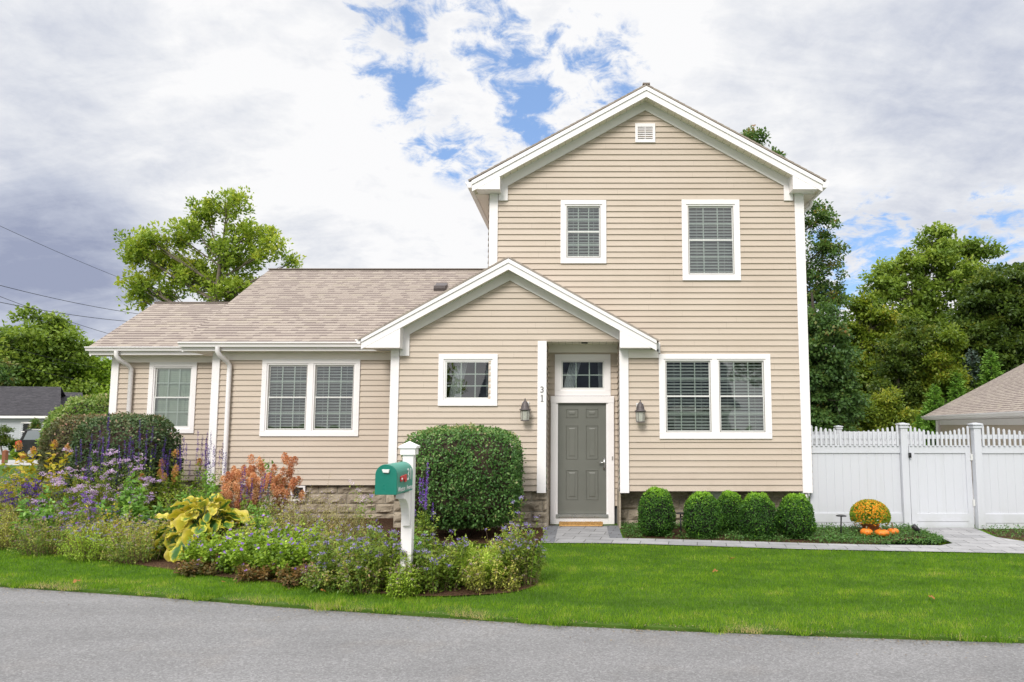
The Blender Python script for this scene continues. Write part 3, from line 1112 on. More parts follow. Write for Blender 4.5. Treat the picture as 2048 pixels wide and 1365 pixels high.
# porch roof: right slope dies on the main wall, left slope runs back over the wing roof
pz = PAP - PSL * 2.75
shingles('porch_roof', (-4.19, 17.2, PAP - PSL * 2.79 - .01), (-4.19, FY - .03, PAP - PSL * 2.79 - .01), (PXC, FY - .03, PAP + .012), (PXC, 17.2, PAP + .012), house)
shingles('porch_roof', (1.43, FY - .03, PAP - PSL * 2.83 - .01), (1.43, MY - .03, PAP - PSL * 2.83 - .01), (PXC, MY - .03, PAP + .012), (PXC, FY - .03, PAP + .012), house)
gutter(house, (-4.15, FY + .0, pz + .005), (-4.15, LY - .36, pz + .005), (-1, 0, 0), .10, .10)
# wing roofs
RE, RR = 14.52, 18.43
rs = .60
zr = 3.56 + rs * (RR - RE)
shingles('wing_roof', (-8.26, RE, 3.55), (-1.83, RE, 3.55), (-1.83, RR, zr), (-8.26, RR, zr), house)
shingles('wing_roof', (-1.83, RR + 3.9, 3.55), (-8.26, RR + 3.9, 3.55), (-8.26, RR, zr), (-1.83, RR, zr), house)
xbox('ridge_cap', 'roof_edge', house, (-8.27, -1.83, RR - .07, RR + .07, zr + .03, zr + .055))
rl = .585
zrl = 3.60 + rl * (18.05 - 15.74)
shingles('end_roof', (-11.0, 15.74, 3.58), (-7.3, 15.74, 3.58), (-7.3, 18.05, zrl), (-11.0, 18.05, zrl), house)
shingles('end_roof', (-7.3, 20.3, 3.58), (-11.0, 20.3, 3.58), (-11.0, 18.05, zrl), (-7.3, 18.05, zrl), house)
xbox('ridge_cap', 'roof_edge', house, (-11.01, -7.3, 18.0, 18.1, zrl + .03, zrl + .055))
gutter(house, (-8.27, RE, 3.565), (-4.14, RE, 3.565), (0, -1, 0), .11, .12)
gutter(house, (-11.03, 15.74, 3.60), (-8.0, 15.74, 3.60), (0, -1, 0), .10, .12)
xbox('eave_fascia', 'white', house, (-8.25, -3.5, RE + .003, RE + .025, 3.38, 3.555))
xbox('eave_fascia', 'white', house, (-11.0, -7.75, 15.743, 15.765, 3.42, 3.59))
# rakes at the left ends
for (xa, ya, za, yb, zb2, sl_) in ((-8.24, RE, 3.55, RR, zr, rs), (-10.98, 15.74, 3.58, 18.05, zrl, rl)):
    m = MB()
    m.prism_x([(ya, za - .19), (yb, zb2 - .19), (yb, zb2 - .002), (ya, za - .002)], xa, xa + .03)
    m.build('rake_fascia', MAT['white'], house)
    m = MB()
    m.prism_x([(2 * yb - ya, za - .19), (yb, zb2 - .19), (yb, zb2 - .002), (2 * yb - ya, za - .002)], xa, xa + .03)
    m.build('rake_fascia', MAT['white'], house)
xbox('wing_soffit', 'soffit', house, (-8.2, -3.5, RE + .028, LY, 3.375, 3.392))
xbox('wing_soffit', 'soffit', house, (-10.95, -7.73, 15.768, LLY, 3.412, 3.43))
xbox('wing_soffit', 'cream', house, (-8.2, -7.73, LY, 18.4, 3.375, 3.392))
xbox('wing_frieze', 'cream', house, (-7.57, -3.62, LY - .045, LY - .003, 3.215, 3.374))
xbox('end_frieze', 'cream', house, (-10.50, -7.73, LLY - .045, LLY - .003, 3.275, 3.411))

# corner boards
cb = [(-1.81, -1.645, MY - .044, MY + .10, 4.70, 6.344), (4.125, 4.305, MY - .044, MY + .11, .60, 6.344),
      (-.853, -.684, MY - .060, MY + .10, .60, 3.46), (.702, .872, MY - .060, MY + .10, .60, 3.299),
      (-3.65, -3.49, MY - .044, MY + .12, .60, 3.299), (-7.74, -7.585, LY - .052, LY + .12, .60, 3.374), (-10.68, -10.52, LLY - .052, LLY + .12, .60, 3.411)]
for q in cb:
    xbox('corner_board', 'white', house, q)
# small return beyond the porch roof on the main wall
xbox('porch_frieze_return', 'cream', house, (.874, 1.448, MY - .05, MY - .004, 3.135, 3.297))
m = MB()
m.prism_y([(1.37, 3.30), (1.48, 3.215), (1.48, 3.42), (1.40, 3.46), (1.37, 3.44)], MY - .05, MY - .004)
m.build('porch_fascia_return', MAT['white'], house)

# downspouts on the left
m = MB()
x = at(437, 700, 14.5).x
m.tube([(x, RE - .06, 3.46), (x, RE - .06, 3.36), (x + .03, RE - .0, 3.28), (x + .09, LY - .16, 3.18), (x + .115, LY - .085, 3.10), (x + .115, LY - .085, 2.9), (x + .115, LY - .085, .30)], .047, 10, False)
m.build('downspout', MAT['white'], house, True)
m = MB()
x = at(228, 705, 15.6).x
m.tube([(x, 15.68, 3.50), (x, 15.68, 3.40), (x + .04, 15.74, 3.30), (x + .11, LLY - .16, 3.20), (x + .14, LLY - .085, 3.12), (x + .14, LLY - .085, .30)], .047, 10, False)
m.build('downspout', MAT['white'], house, True)
m = MB()
m.tube([(4.2, MY + .02, .62), (4.2, MY + .02, GZ)], .02, 8)
m.build('drain_pipe', MAT['white'], house, True)


# ---- foundation blocks
def foundation(x0, x1, y, z0, z1, name='foundation'):
    H = .2
    m = MB()
    z = z0
    r = 0
    while z < z1 - .01:
        zt = min(z + H, z1)
        x = x0 - (.2 if r % 2 else 0)
        while x < x1:
            xa, xb = max(x, x0), min(x + .4, x1)
            if xb - xa > .02:
                nx, nz = max(2, int((xb - xa) / .045)), 5
                vs, fs = [], []
                sd = random.random() * 50
                for j in range(nz + 1):
                    for i in range(nx + 1):
                        s, t = i / nx, j / nz
                        px = xa + .006 + s * (xb - xa - .012)
                        pz_ = z + .006 + t * (zt - z - .012)
                        e = min(1, 5 * min(s, 1 - s, t, 1 - t))
                        d = .012 + e * (.030 + .045 * mnoise.noise(Vector((px * 6 + sd, pz_ * 9, sd))) + .02 * mnoise.noise(Vector((px * 18, pz_ * 22, sd))))
                        vs.append((px, y - d, pz_))
                for j in range(nz):
                    for i in range(nx):
                        a = j * (nx + 1) + i
                        fs.append((a, a + 1, a + nx + 2, a + nx + 1))
                m.add(vs, fs)
            x += .4
        z = zt
        r += 1
    o = m.build(name, MAT['stone'], house)
    xbox('mortar_bed', 'mortar', house, (x0, x1, y, y + .3, z0, z1))
    return o


foundation(-3.56, -.66, MY + .10, GZ - .1, .62)
foundation(.68, 4.24, MY + .45, GZ - .1, .62)
foundation(-7.68, -3.56, LY + .10, GZ - .1, .62)
foundation(-10.6, -7.68, LLY + .10, GZ - .1, .62)
xbox('floor_overhang', 'cream', house, (.88, 4.12, MY - .0, MY + .5, .628, .66))
m = MB()
m.box(.68, .72, MY + .02, MY + .45, GZ - .1, .62)
m.build('foundation_return', MAT['stone'], house)
m = MB()
m.prism_x([(MY + .101, GZ - .1), (DY + .2, GZ - .1), (DY + .2, .62), (MY + .101, .62)], -.662, -.645)
m.build('foundation_return', MAT['stone'], house)
# basement windows
xbox('basement_window', 'slat', house, (2.12, 2.70, MY + .36, MY + .40, .34, .60))
w = xbox('basement_vent', 'white', house, (-6.02, -5.72, LY - .01, LY + .05, .30, .34), (-6.02, -5.72, LY - .01, LY + .05, .58, .62), (-6.02, -5.98, LY - .008, LY + .05, .34, .58), (-5.76, -5.72, LY - .008, LY + .05, .34, .58))
xbox('vent_opening', 'black', w, (-5.98, -5.76, LY + .012, LY + .04, .34, .58))


# ---- windows
def window(x0, x1, z0, z1, Y, units, grid, cas=.095, blind='slat', openness=.5, screen=False, curtain=False, fixed=False, label=None, pitch=.060, gridlow=None, ang=.30):
    """casing with one or more double-hung (or fixed) units in it"""
    c = MB()
    yf = Y - .046
    c.box(x0, x1, yf, Y + .012, z1 - cas, z1)
    c.box(x0, x1, yf, Y + .012, z0, z0 + cas)
    c.box(x0, x0 + cas, yf, Y + .012, z0 + cas, z1 - cas)
    c.box(x1 - cas, x1, yf, Y + .012, z0 + cas, z1 - cas)
    gx0, gx1, gz0, gz1 = x0 + cas, x1 - cas, z0 + cas, z1 - cas
    mull = .10
    uw = (gx1 - gx0 - mull * (units - 1)) / units
    for k in range(1, units):
        a = gx0 + k * uw + (k - 1) * mull
        c.box(a, a + mull, yf + .004, Y + .014, gz0, gz1)
    win = c.build('window', MAT['white'], house, bevel=.005)
    if label:
        win['label'] = label
    fr, sa, gr, pa, bl, da, sc = MB(), MB(), MB(), MB(), MB(), MB(), MB()
    for k in range(units):
        a0 = gx0 + k * (uw + mull)
        a1 = a0 + uw
        # inner frame step
        t = .028
        fr.box(a0, a1, yf + .018, Y + .05, gz1 - t, gz1 - .0005)
        fr.box(a0, a1, yf + .018, Y + .05, gz0 + .0005, gz0 + t)
        fr.box(a0 + .0005, a0 + t, yf + .018, Y + .05, gz0 + t, gz1 - t)
        fr.box(a1 - t, a1 - .0005, yf + .018, Y + .05, gz0 + t, gz1 - t)
        b0, b1, c0, c1 = a0 + t, a1 - t, gz0 + t, gz1 - t
        mid = (c0 + c1) / 2
        sashes = [(c0, c1, 0)] if fixed else [(mid - .018, c1, .022), (c0, mid + .018, 0)]
        for q, (s0, s1, dy) in enumerate(sashes):
            w_ = .03
            ys0, ys1 = yf + .03 + dy, yf + .05 + dy
            sa.box(b0, b1, ys0, ys1, s1 - w_, s1 - .001)
            sa.box(b0, b1, ys0, ys1, s0 + .001, s0 + w_ + .004)
            sa.box(b0 + .001, b0 + w_, ys0, ys1, s0 + w_, s1 - w_)
            sa.box(b1 - w_, b1 - .001, ys0, ys1, s0 + w_, s1 - w_)
            yg = ys0 + .010
            pa.add([(b0 + w_, yg, s0 + w_), (b1 - w_, yg, s0 + w_), (b1 - w_, yg, s1 - w_), (b0 + w_, yg, s1 - w_)], [(0, 1, 2, 3)])
            nx, nz = grid
            hb = .0105
            for i in range(1, nx):
                xx = b0 + w_ + (b1 - b0 - 2 * w_) * i / nx
                gr.box(xx - hb, xx + hb, yg + .004, yg + .009, s0 + w_, s1 - w_)
            for j in range(1, nz):
                zz = s0 + w_ + (s1 - s0 - 2 * w_) * j / nz
                gr.box(b0 + w_, b1 - w_, yg + .0045, yg + .0085, zz - hb, zz + hb)
        if screen:
            e = .014
            ysc = yf + .024
            sc.box(b0 + .002, b1 - .002, ysc - .006, ysc, c0 + .001, c0 + e)
            sc.box(b0 + .002, b0 + e, ysc - .006, ysc, c0 + e, c1 - .002)
            sc.box(b1 - e, b1 - .002, ysc - .006, ysc, c0 + e, c1 - .002)
            sc.box((b0 + b1) / 2 - .012, (b0 + b1) / 2 + .012, ysc - .010, ysc - .006, c0 + .003, c0 + .016)
        if blind:
            z = c0 + .02
            i = 0
            while z < c1 - .02:
                th = ang + random.uniform(-.04, .04)
                hw = .029
                dy, dz = hw * math.cos(th), hw * math.sin(th)
                y = Y + .068
                bl.add([(b0 + .01, y - dy, z - dz), (b1 - .01, y - dy, z - dz), (b1 - .01, y + dy, z + dz), (b0 + .01, y + dy, z + dz),
                        (b0 + .01, y - dy, z - dz + .003), (b1 - .01, y - dy, z - dz + .003), (b1 - .01, y + dy, z + dz + .003), (b0 + .01, y + dy, z + dz + .003)],
                       [(3, 2, 1, 0), (4, 5, 6, 7), (0, 1, 5, 4), (2, 3, 7, 6)])
                z += pitch
                i += 1
            for fx in (.2, .8):
                xx = b0 + (b1 - b0) * fx
                bl.box(xx - .003, xx + .003, Y + .036, Y + .038, c0, c1)
        if curtain:
            n = 40
            for (qa, qb, lean) in ((b0 + .03, b0 + .03 + (b1 - b0) * .26, .14), (b1 - .02 - (b1 - b0) * .10, b1 - .02, -.02)):
                vs = []
                for j, zz in enumerate((c0 + .02, c1 - .02)):
                    for i in range(n + 1):
                        xx = qa + (qb - qa) * i / n + lean * j
                        vs.append((xx, Y + .16 + .02 * math.sin(i * 1.1), zz))
                bl.add(vs, [(i, i + 1, n + 2 + i, n + 1 + i) for i in range(n)])
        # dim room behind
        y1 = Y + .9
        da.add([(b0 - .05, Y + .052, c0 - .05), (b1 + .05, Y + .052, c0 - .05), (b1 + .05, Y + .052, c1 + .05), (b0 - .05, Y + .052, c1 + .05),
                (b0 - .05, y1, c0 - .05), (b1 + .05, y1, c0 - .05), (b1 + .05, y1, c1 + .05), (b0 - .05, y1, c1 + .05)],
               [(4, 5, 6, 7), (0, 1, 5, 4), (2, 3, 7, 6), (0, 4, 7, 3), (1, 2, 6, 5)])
    fr.build('frame', MAT['white'], win)
    sa.build('sash', MAT['sash'], win)
    gr.build('grille', MAT['grille'], win)
    pa.build('pane', MAT['glass'], win)
    if bl.v:
        bl.build('blind' if blind else 'curtain', MAT[blind] if blind else MAT['curtain'], win)
    if sc.v:
        sc.build('screen_frame', MAT['screen'], win)
    da.build('interior', MAT['dark'], win)
    return win


window(-.425, .463, 4.966, 6.219, MY, 1, (3, 2), .085, screen=True, ang=.72, label='smaller upstairs window with lowered blinds')
window(1.927, 3.052, 4.633, 6.227, MY, 1, (3, 2), .09, screen=True, ang=.72, label='larger upstairs window with lowered blinds')
window(1.453, 3.577, 1.602, 3.208, MY, 2, (3, 2), .095, screen=True, ang=.55, label='double ground-floor window beside the door')
window(-2.74, -1.614, 2.221, 3.21, MY, 1, (3, 3), .10, blind=None, curtain=True, fixed=True, label='small nine-pane window above the clipped shrub')
window(-6.698, -4.648, 1.628, 3.242, LY, 2, (3, 2), .10, screen=True, ang=.42, label='double window of the left wing')
window(-9.826, -8.748, 1.677, 3.285, LLY, 1, (3, 2), .10, blind='slat_pale', ang=1.15, pitch=.044, label='end window with closed pale blinds')
tr = window(-.553, .56, 2.44, 3.27, DY, 1, (3, 2), .10, blind=None, curtain=True, fixed=True, label='transom window over the front door')

# attic vent
w = xbox('gable_vent', 'white', house, (1.035, 1.428, MY - .045, MY - .02, 7.70, 7.768), (1.035, 1.428, MY - .045, MY - .02, 7.382, 7.43),
         (1.035, 1.085, MY - .045, MY - .02, 7.43, 7.70), (1.378, 1.428, MY - .045, MY - .02, 7.43, 7.70), (1.226, 1.238, MY - .043, MY - .02, 7.43, 7.70))
m = MB()
for i in range(7):
    z = 7.435 + i * .038
    m.add([(1.085, MY - .040, z), (1.378, MY - .040, z), (1.378, MY - .018, z + .03), (1.085, MY - .018, z + .03)], [(0, 1, 2, 3)])
m.build('louvre', MAT['white'], w)
xbox('vent_backing', 'screen', w, (1.04, 1.42, MY - .016, MY + .0, 7.39, 7.76))

# ---- front door
S = DY / 14.3
dx0, dx1, dz0, dz1 = -.484 * S * 1.01, .466 * S * 1.01, .135, 2.29
m = MB()
yd = DY - .02
NXs = [dx0, dx0 + .155, dx0 + .155 + .245, dx1 - .155 - .245, dx1 - .155, dx1]
m.box(dx0, dx1, yd, yd + .045, dz0, dz1)
door = m.build('front_door', MAT['door'], house)
pans = [(NXs[1], NXs[2]), (NXs[3], NXs[4])]
rows = [(.40, .99), (1.19, 1.86), (2.00, 2.19)]
for (pa_, pb_) in pans:
    for (ra, rb) in rows:
        m = MB()
        y = yd - .0015
        prof = [(0, .0), (.010, -.009), (.022, .004), (.05, .004), (.075, -.007)]
        rings = []
        for ins, dy in prof:
            rings.append([(pa_ + ins, y + dy, ra + ins), (pb_ - ins, y + dy, ra + ins), (pb_ - ins, y + dy, rb - ins), (pa_ + ins, y + dy, rb - ins)])
        vs = [p for r_ in rings for p in r_]
        fs = []
        for i in range(len(rings) - 1):
            for k in range(4):
                fs.append((i * 4 + k, i * 4 + (k + 1) % 4, (i + 1) * 4 + (k + 1) % 4, (i + 1) * 4 + k))
        e = (len(rings) - 1) * 4
        fs.append((e, e + 1, e + 2, e + 3))
        m.add(vs, fs)
        m.build('panel', MAT['door'], door)
m = MB()
hx = dx1 - .035
m.box(hx - .022, hx + .022, yd - .012, yd - .001, .98, 1.22)
m.tube([(hx, yd - .01, 1.13), (hx, yd - .055, 1.13), (hx - .02, yd - .06, 1.13), (hx - .115, yd - .055, 1.125)], .011, 8)
m.build('door_handle', MAT['metal'], door, True)
# casing
cz = 2.432
m = MB()
ox0, ox1 = -.628, .622
m.box(ox0, dx0 - .035, DY - .085, DY - .005, GZ, cz - .135)
m.box(dx1 + .035, ox1, DY - .085, DY - .005, GZ, cz - .135)
m.box(ox0 - .004, ox1 + .004, DY - .09, DY - .005, cz - .135, cz)
case = m.build('door_casing', MAT['white'], house, bevel=.006)
m = MB()
m.box(dx0 - .035, dx0 - .002, DY - .06, DY + .03, .06, cz - .135)
m.box(dx1 + .002, dx1 + .035, DY - .06, DY + .03, .06, cz - .135)
m.box(dx0 - .002, dx1 + .002, DY - .06, DY + .03, dz1 + .003, cz - .136)
m.build('door_stop', MAT['white'], case)
m = MB()
m.box(dx0 - .035, dx1 + .035, DY - .10, DY + .03, .07, dz0 - .004)
m.build('threshold', MAT['metal'], case)
m = MB()
m.box(dx0 - .034, dx1 + .034, DY - .075, DY + .02, GZ, .068)
m.build('riser', MAT['white'], case)
xbox('doorbell', 'screen', case, (.575, .600, DY - .10, DY - .086, 1.18, 1.25))
xbox('entry_backing', 'dark', house, (-.66, .68, DY + .05, DY + .08, GZ, 2.46))


# ---- wall lamps
def wall_lamp(x, ztop):
    y = MY - .022
    bp = MB()
    bp.box(x - .065, x + .065, y - .03, y - .001, ztop - .34, ztop - .06)
    lamp = bp.build('wall_lamp', MAT['sash'], house, bevel=.004)
    hd = MB()
    yc = y - .15
    hd.lathe([(.006, .0), (.014, -.012), (.008, -.03), (.02, -.045), (.035, -.06), (.06, -.10), (.075, -.15), (.078, -.19), (.105, -.205), (.108, -.222), (.08, -.23)], (x, yc, ztop), 16)
    hd.tube([(x, y - .03, ztop - .12), (x, y - .08, ztop - .06), (x, yc, ztop - .05)], .012, 8)
    hd.build('lamp_hood', MAT['bronze'], lamp, True)
    g = MB()
    g.lathe([(.085, -.231), (.082, -.34), (.076, -.405), (.07, -.41)], (x, yc, ztop), 6)
    g.build('lamp_glass', MAT['lampglass'], lamp)
    rb = MB()
    for k in range(6):
        t = 2 * math.pi * k / 6
        rb.tube([(x + .087 * math.cos(t), yc + .087 * math.sin(t), ztop - .23), (x + .078 * math.cos(t), yc + .078 * math.sin(t), ztop - .41)], .004, 5)
    rb.lathe([(.08, -.405), (.082, -.42), (.05, -.425)], (x, yc, ztop), 6)
    rb.build('lamp_cage', MAT['bronze'], lamp)
    return lamp


wall_lamp(-1.075, 2.36)
wall_lamp(1.083, 2.335)


# ---- writing
def text(name, body, size, mat, parent, loc, rot, ext=.003, sx=1.0):
    c = bpy.data.curves.new(name, 'FONT')
    c.body = body
    c.size = size
    c.extrude = ext
    c.align_x = 'CENTER'
    c.materials.append(mat)
    tmp = bpy.data.objects.new(name, c)
    col.objects.link(tmp)
    bpy.context.view_layer.update()
    me = bpy.data.meshes.new_from_object(tmp.evaluated_get(bpy.context.evaluated_depsgraph_get()))
    bpy.data.objects.remove(tmp)
    o = bpy.data.objects.new(name, me)
    if not me.materials:
        me.materials.append(mat)
    col.objects.link(o)
    o.parent = parent
    o.location = loc
    o.rotation_euler = rot
    o.scale = (sx, 1, 1)
    return o


def serif_one(parent, x, y, z, h, mat):
    m = MB()
    w = h * .075
    m.box(x - w, x + w, y - .006, y, z, z + h)
    m.box(x - h * .2, x + h * .2, y - .007, y, z - .001, z + h * .06)
    m.prism_y([(x - h * .2, z + h * .80), (x - w, z + h * .86), (x - w, z + h * 1.001), (x - h * .2, z + h * .87)], y - .0065, y)
    return m.build('house_number', mat, parent)


text('house_number', '3', .165, MAT['numeral'], house, (-.765, MY - .064, 2.475), (R(90), 0, 0))
serif_one(house, -.763, MY - .061, 2.305, .125, MAT['numeral'])

# roof vent on the wing roof
rv = at(878, 568, 16.9)
zr_at = lambda y: 3.55 + rs * (y - RE)
m = MB()
x0, x1, y0 = -3.62, -3.34, 17.05
zb_ = zr_at(y0)
m.prism_x([(y0, zb_ + .03), (y0 + .28, zr_at(y0 + .28) + .03), (y0 + .28, zr_at(y0 + .28) + .13), (y0 + .20, zb_ + .23), (y0 - .03, zb_ + .17), (y0 - .03, zb_ + .10)], x0, x1)
m.build('roof_vent', MAT['bronze'], house)

# ================================================================== FRONT THINGS
# door mat
mt = thing('doormat', 'coir doormat on the pale pavers at the front door', 'doormat', (-.03, 13.86, GZ + .02))
m = MB()
m.box(-.41, .41, -.22, .10, 0, .035)
m.build('mat_body', MAT['mat'], mt, bevel=.008)
n = 9000
C = np.c_[rng.uniform(-.41, .41, n), rng.uniform(-.23, .10, n), np.full(n, .03)]
A = rdir(n)
A[:, 2] = np.abs(A[:, 2]) + .6
MAT['coir'] = leafmat('coir_fibre', [(.30, .15, .05), (.50, .28, .09), (.66, .42, .16), (.74, .55, .28)], .1)
np_mesh('bristles', leaf_verts(C, A, rdir(n), .025, .006), 4, MAT['coir'], np.repeat(rng.random(n), 4), mt)

# mailbox
mb = thing('mailbox', 'green mailbox with red flag on a white post in the flower bed', 'mailbox', (-2.06, 8.52, GZ))
m = MB()
m.box(-.064, .064, -.064, .064, 0, 1.62)
m.build('post', MAT['white'], mb, bevel=.006)
m = MB()
m.box(-.088, .088, -.088, .088, 1.575, 1.62 + .03)
m.box(-.105, .105, -.105, .105, 1.651, 1.675)
m.add([(-.105, -.105, 1.6755), (.105, -.105, 1.6755), (.105, .105, 1.6755), (-.105, .105, 1.6755), (0, 0, 1.735)], [(0, 1, 4), (1, 2, 4), (2, 3, 4), (3, 0, 4)])
m.build('post_cap', MAT['white'], mb, bevel=.003)
# bracket
m = MB()
arc = [(-.071, 1.16), (-.40, 1.16), (-.40, 1.10), (-.36, 1.09)]
arc += [(-.36 + .24 * math.sin(t), .78 + .31 * math.cos(t)) for t in np.linspace(.12, 1.45, 9)]
arc += [(-.115, .76), (-.071, .76)]
m.prism_x(arc, -.045, .045)
m.build('bracket', MAT['white'], mb)
# the box itself: arched, axis towards the road
W2, HB, RB = .118, .21, .118
Lb = .56
yb0, yb1 = -.69, -.69 + Lb
zb0 = 1.172
prof = [(-W2, 0), (W2, 0), (W2, HB)] + [(RB * math.cos(t), HB + RB * math.sin(t)) for t in np.linspace(0, math.pi, 17)[1:-1]] + [(-W2, HB)]
body = MB()
body.prism_y([(x, z + zb0) for x, z in prof], yb0 + .01, yb1)
bod = body.build('box', MAT['greenside'], mb, bevel=.003)
bod.location = (-.03, 0, 0)
bod.rotation_euler = (0, 0, R(-4))
dr = MB()
dr.prism_y([(x * 1.03, z * 1.01 - .002 + zb0) for x, z in prof], yb0 - .012, yb0 + .009)
d_ = dr.build('box_door', MAT['green'], mb, bevel=.004)
d_.location = (-.03, 0, 0)
d_.rotation_euler = (0, 0, R(-4))
hnd = MB()
hnd.prism_y([(-.042, zb0 + .272), (.042, zb0 + .272), (.034, zb0 + .235), (-.028, zb0 + .238)], yb0 - .036, yb0 - .013)
hn = hnd.build('pull', MAT['sash'], d_, bevel=.004)
fl = MB()
xs = W2 + .002
fl.prism_x([(yb0 + .10, zb0 + .135), (yb0 + .13, zb0 + .13), (yb0 + .19, zb0 + .15), (yb0 + .235, zb0 + .15), (yb0 + .235, zb0 + .12), (yb0 + .245, zb0 + .118), (yb0 + .245, zb0 + .12), (yb0 + .30, zb0 + .12), (yb0 + .30, zb0 + .20), (yb0 + .13, zb0 + .19), (yb0 + .10, zb0 + .185)], xs, xs + .014)
flo = fl.build('flag', MAT['red'], bod)
lt = MB()
lt.lathe([(.012, 0), (.014, .004), (.008, .008)], (0, 0, 0), 12)
piv = lt.build('flag_pivot', MAT['letter'], bod)
piv.rotation_euler = (0, R(90), 0)
piv.location = (xs + .014, yb0 + .12, zb0 + .16)
text('number', '31', .19, MAT['letter'], bod, (W2 + .003, yb0 + .43, zb0 + .13), (R(90), 0, R(90)), .001)
text('street_name', 'Weston  Avenue', .078, MAT['letter'], bod, (W2 + .003, yb0 + .30, zb0 + .022), (R(90), 0, R(90)), .001, .98)


# path lights
def path_light(label, u, Y, h, lean, first=None):
    p = at(u, 1060, Y)
    t = thing('path_light', label, 'garden light', (p.x, Y, GZ), 0, 'black path lights among the low planting')
    m = MB()
    m.tube([(0, 0, -.05), (lean, 0, h)], .013, 8)
    m.build('stake', MAT['black'], t, True)
    m = MB()
    m.lathe([(.02, -.015), (.085, -.012), (.088, .0), (.05, .012), (.01, .016)], (lean, 0, h), 18)
    m.build('lamp_cap', MAT['black'], t)
    return t


path_light('black path light between the two boxwoods nearest the door', 1362, 12.55, .40, -.005)
path_light('black path light beside the orange chrysanthemum', 1681, 12.45, .37, .02)
# spot light
sp = thing('spotlight', 'small black garden spotlight tilted up by the white gate', 'garden light', (at(1834, 1066, 12.5).x, 12.5, GZ))
m = MB()
m.tube([(-.06, 0, .19), (.04, 0, .09)], [.045, .04], 12)
m.build('lamp_head', MAT['black'], sp, True)
m = MB()
m.tube([(.02, 0, .11), (.03, 0, -.05)], .012, 8)
m.build('stake', MAT['black'], sp)


# pumpkins
def pumpkin(label, u, Y, r, h, tall):
    p = at(u, 1066, Y)
    t = thing('pumpkin', label, 'pumpkin', (p.x, Y, GZ + .02), random.uniform(0, 3), 'orange pumpkins below the potted flowers')
    m = MB()
    n, k = 40, 12
    for i in range(k + 1):
        a = -math.pi / 2 + math.pi * i / k
        for j in range(n):
            th = 2 * math.pi * j / n
            rib = 1 - .07 * (abs(math.cos(th * 5)) ** .6 * -1 + 1)
            rr = r * max(.02, math.cos(a)) ** .8 * rib
            z = h / 2 + h / 2 * math.sin(a) - .18 * h * math.exp(-(rr / (r * .3)) ** 2) * (1 if a > 0 else -.5)
            m.v.append((rr * math.cos(th), rr * math.sin(th), z))
    for i in range(k):
        for j in range(n):
            j2 = (j + 1) % n
            m.f.append((i * n + j, i * n + j2, (i + 1) * n + j2, (i + 1) * n + j))
    m.build('rind', MAT['pumpkin'], t, True)
    m = MB()
    m.tube([(0, 0, h * .78), (.004, 0, h + tall * .5), (.012, .004, h + tall)], [.022, .012, .015], 7)
    m.build('stem', MAT['pumpstem'], t, True)


pumpkin('round orange pumpkin standing closest to the house, left of the flat one', 1733, 12.45, .105, .135, .03)
pumpkin('wide flat orange pumpkin between the other two pumpkins', 1764, 12.40, .125, .125, .03)
pumpkin('small orange pumpkin with the tallest stem, nearest the gate', 1786, 12.62, .10, .115, .09)


# ================================================================== FENCE
fz = lambda v, Y=13.6: at(1700, v, Y).z
FYP = 13.62
fence = thing('picket_fence', 'white vinyl privacy fence with scalloped pickets on top, beside the house', 'fence', (0, 0, 0))
Z_B, Z_BR, Z_TR0, Z_TR1, Z_UR0, Z_UR1 = -.09, .21, 1.33, 1.475, 1.60, 1.68
picket_mesh = {}


def picket(parent, x, y, ztop):
    w, d = .019, .012
    h = ztop - (Z_TR1 - .01)
    m = MB()
    m.prism_y([(-w, 0), (w, 0), (w, h - .03), (w * .4, h), (-w * .4, h), (-w, h - .03)], -d, d)
    o = m.build('picket', MAT['vinyl'], parent)
    o.location = (x, y, Z_TR1 - .01)
    return o


def fence_panel(name, parent, x0, x1, y, npick, dip, x_off=0.0, frame=0.0, zb=Z_B):
    m = MB()
    # tongue and groove boards
    nb = max(2, int((x1 - x0) / .148))
    bw = (x1 - x0) / nb
    for i in range(nb):
        a = x0 + i * bw
        m.add([(a, y + .006, Z_BR - .02), (a + .006, y, Z_BR - .02), (a + bw - .006, y, Z_BR - .02), (a + bw, y + .006, Z_BR - .02),
               (a, y + .006, Z_TR0 + .02), (a + .006, y, Z_TR0 + .02), (a + bw - .006, y, Z_TR0 + .02), (a + bw, y + .006, Z_TR0 + .02)],
              [(0, 1, 5, 4), (1, 2, 6, 5), (2, 3, 7, 6)])
    m.add([(x0, y + .03, Z_BR), (x1, y + .03, Z_BR), (x1, y + .03, Z_TR0), (x0, y + .03, Z_TR0)], [(3, 2, 1, 0)])
    p = m.build(name, MAT['vinyl'], parent)
    m = MB()
    m.box(x0, x1, y - .022, y + .035, Z_TR0, Z_TR1)
    m.build('rail', MAT['vinyl'], p, bevel=.004)
    m = MB()
    m.box(x0, x1, y - .022, y + .035, zb + .13, Z_BR)
    m.build('bottom_rail', MAT['vinyl'], p, bevel=.004)
    m = MB()
    m.box(x0, x1, y - .016, y + .03, zb, zb + .126)
    m.build('kick_board', MAT['vinyl'], p, bevel=.004)
    if frame:
        for xa in (x0, x1 - frame):
            m = MB()
            m.box(xa, xa + frame, y - .024, y + .036, zb + .002, Z_TR1 + .002)
            m.build('stile', MAT['vinyl'], p, bevel=.004)
    m = MB()
    m.box(x0, x1, y - .018, y + .030, Z_UR0, Z_UR1)
    m.build('top_rail', MAT['vinyl'], p, bevel=.004)
    for i in range(npick):
        s = (i + .5) / npick
        t = 2 * s - 1
        zt = dip[0] + (dip[1] - dip[0]) * abs(t) ** 1.7
        picket(p, x0 + s * (x1 - x0), y - .036, zt)
    return p


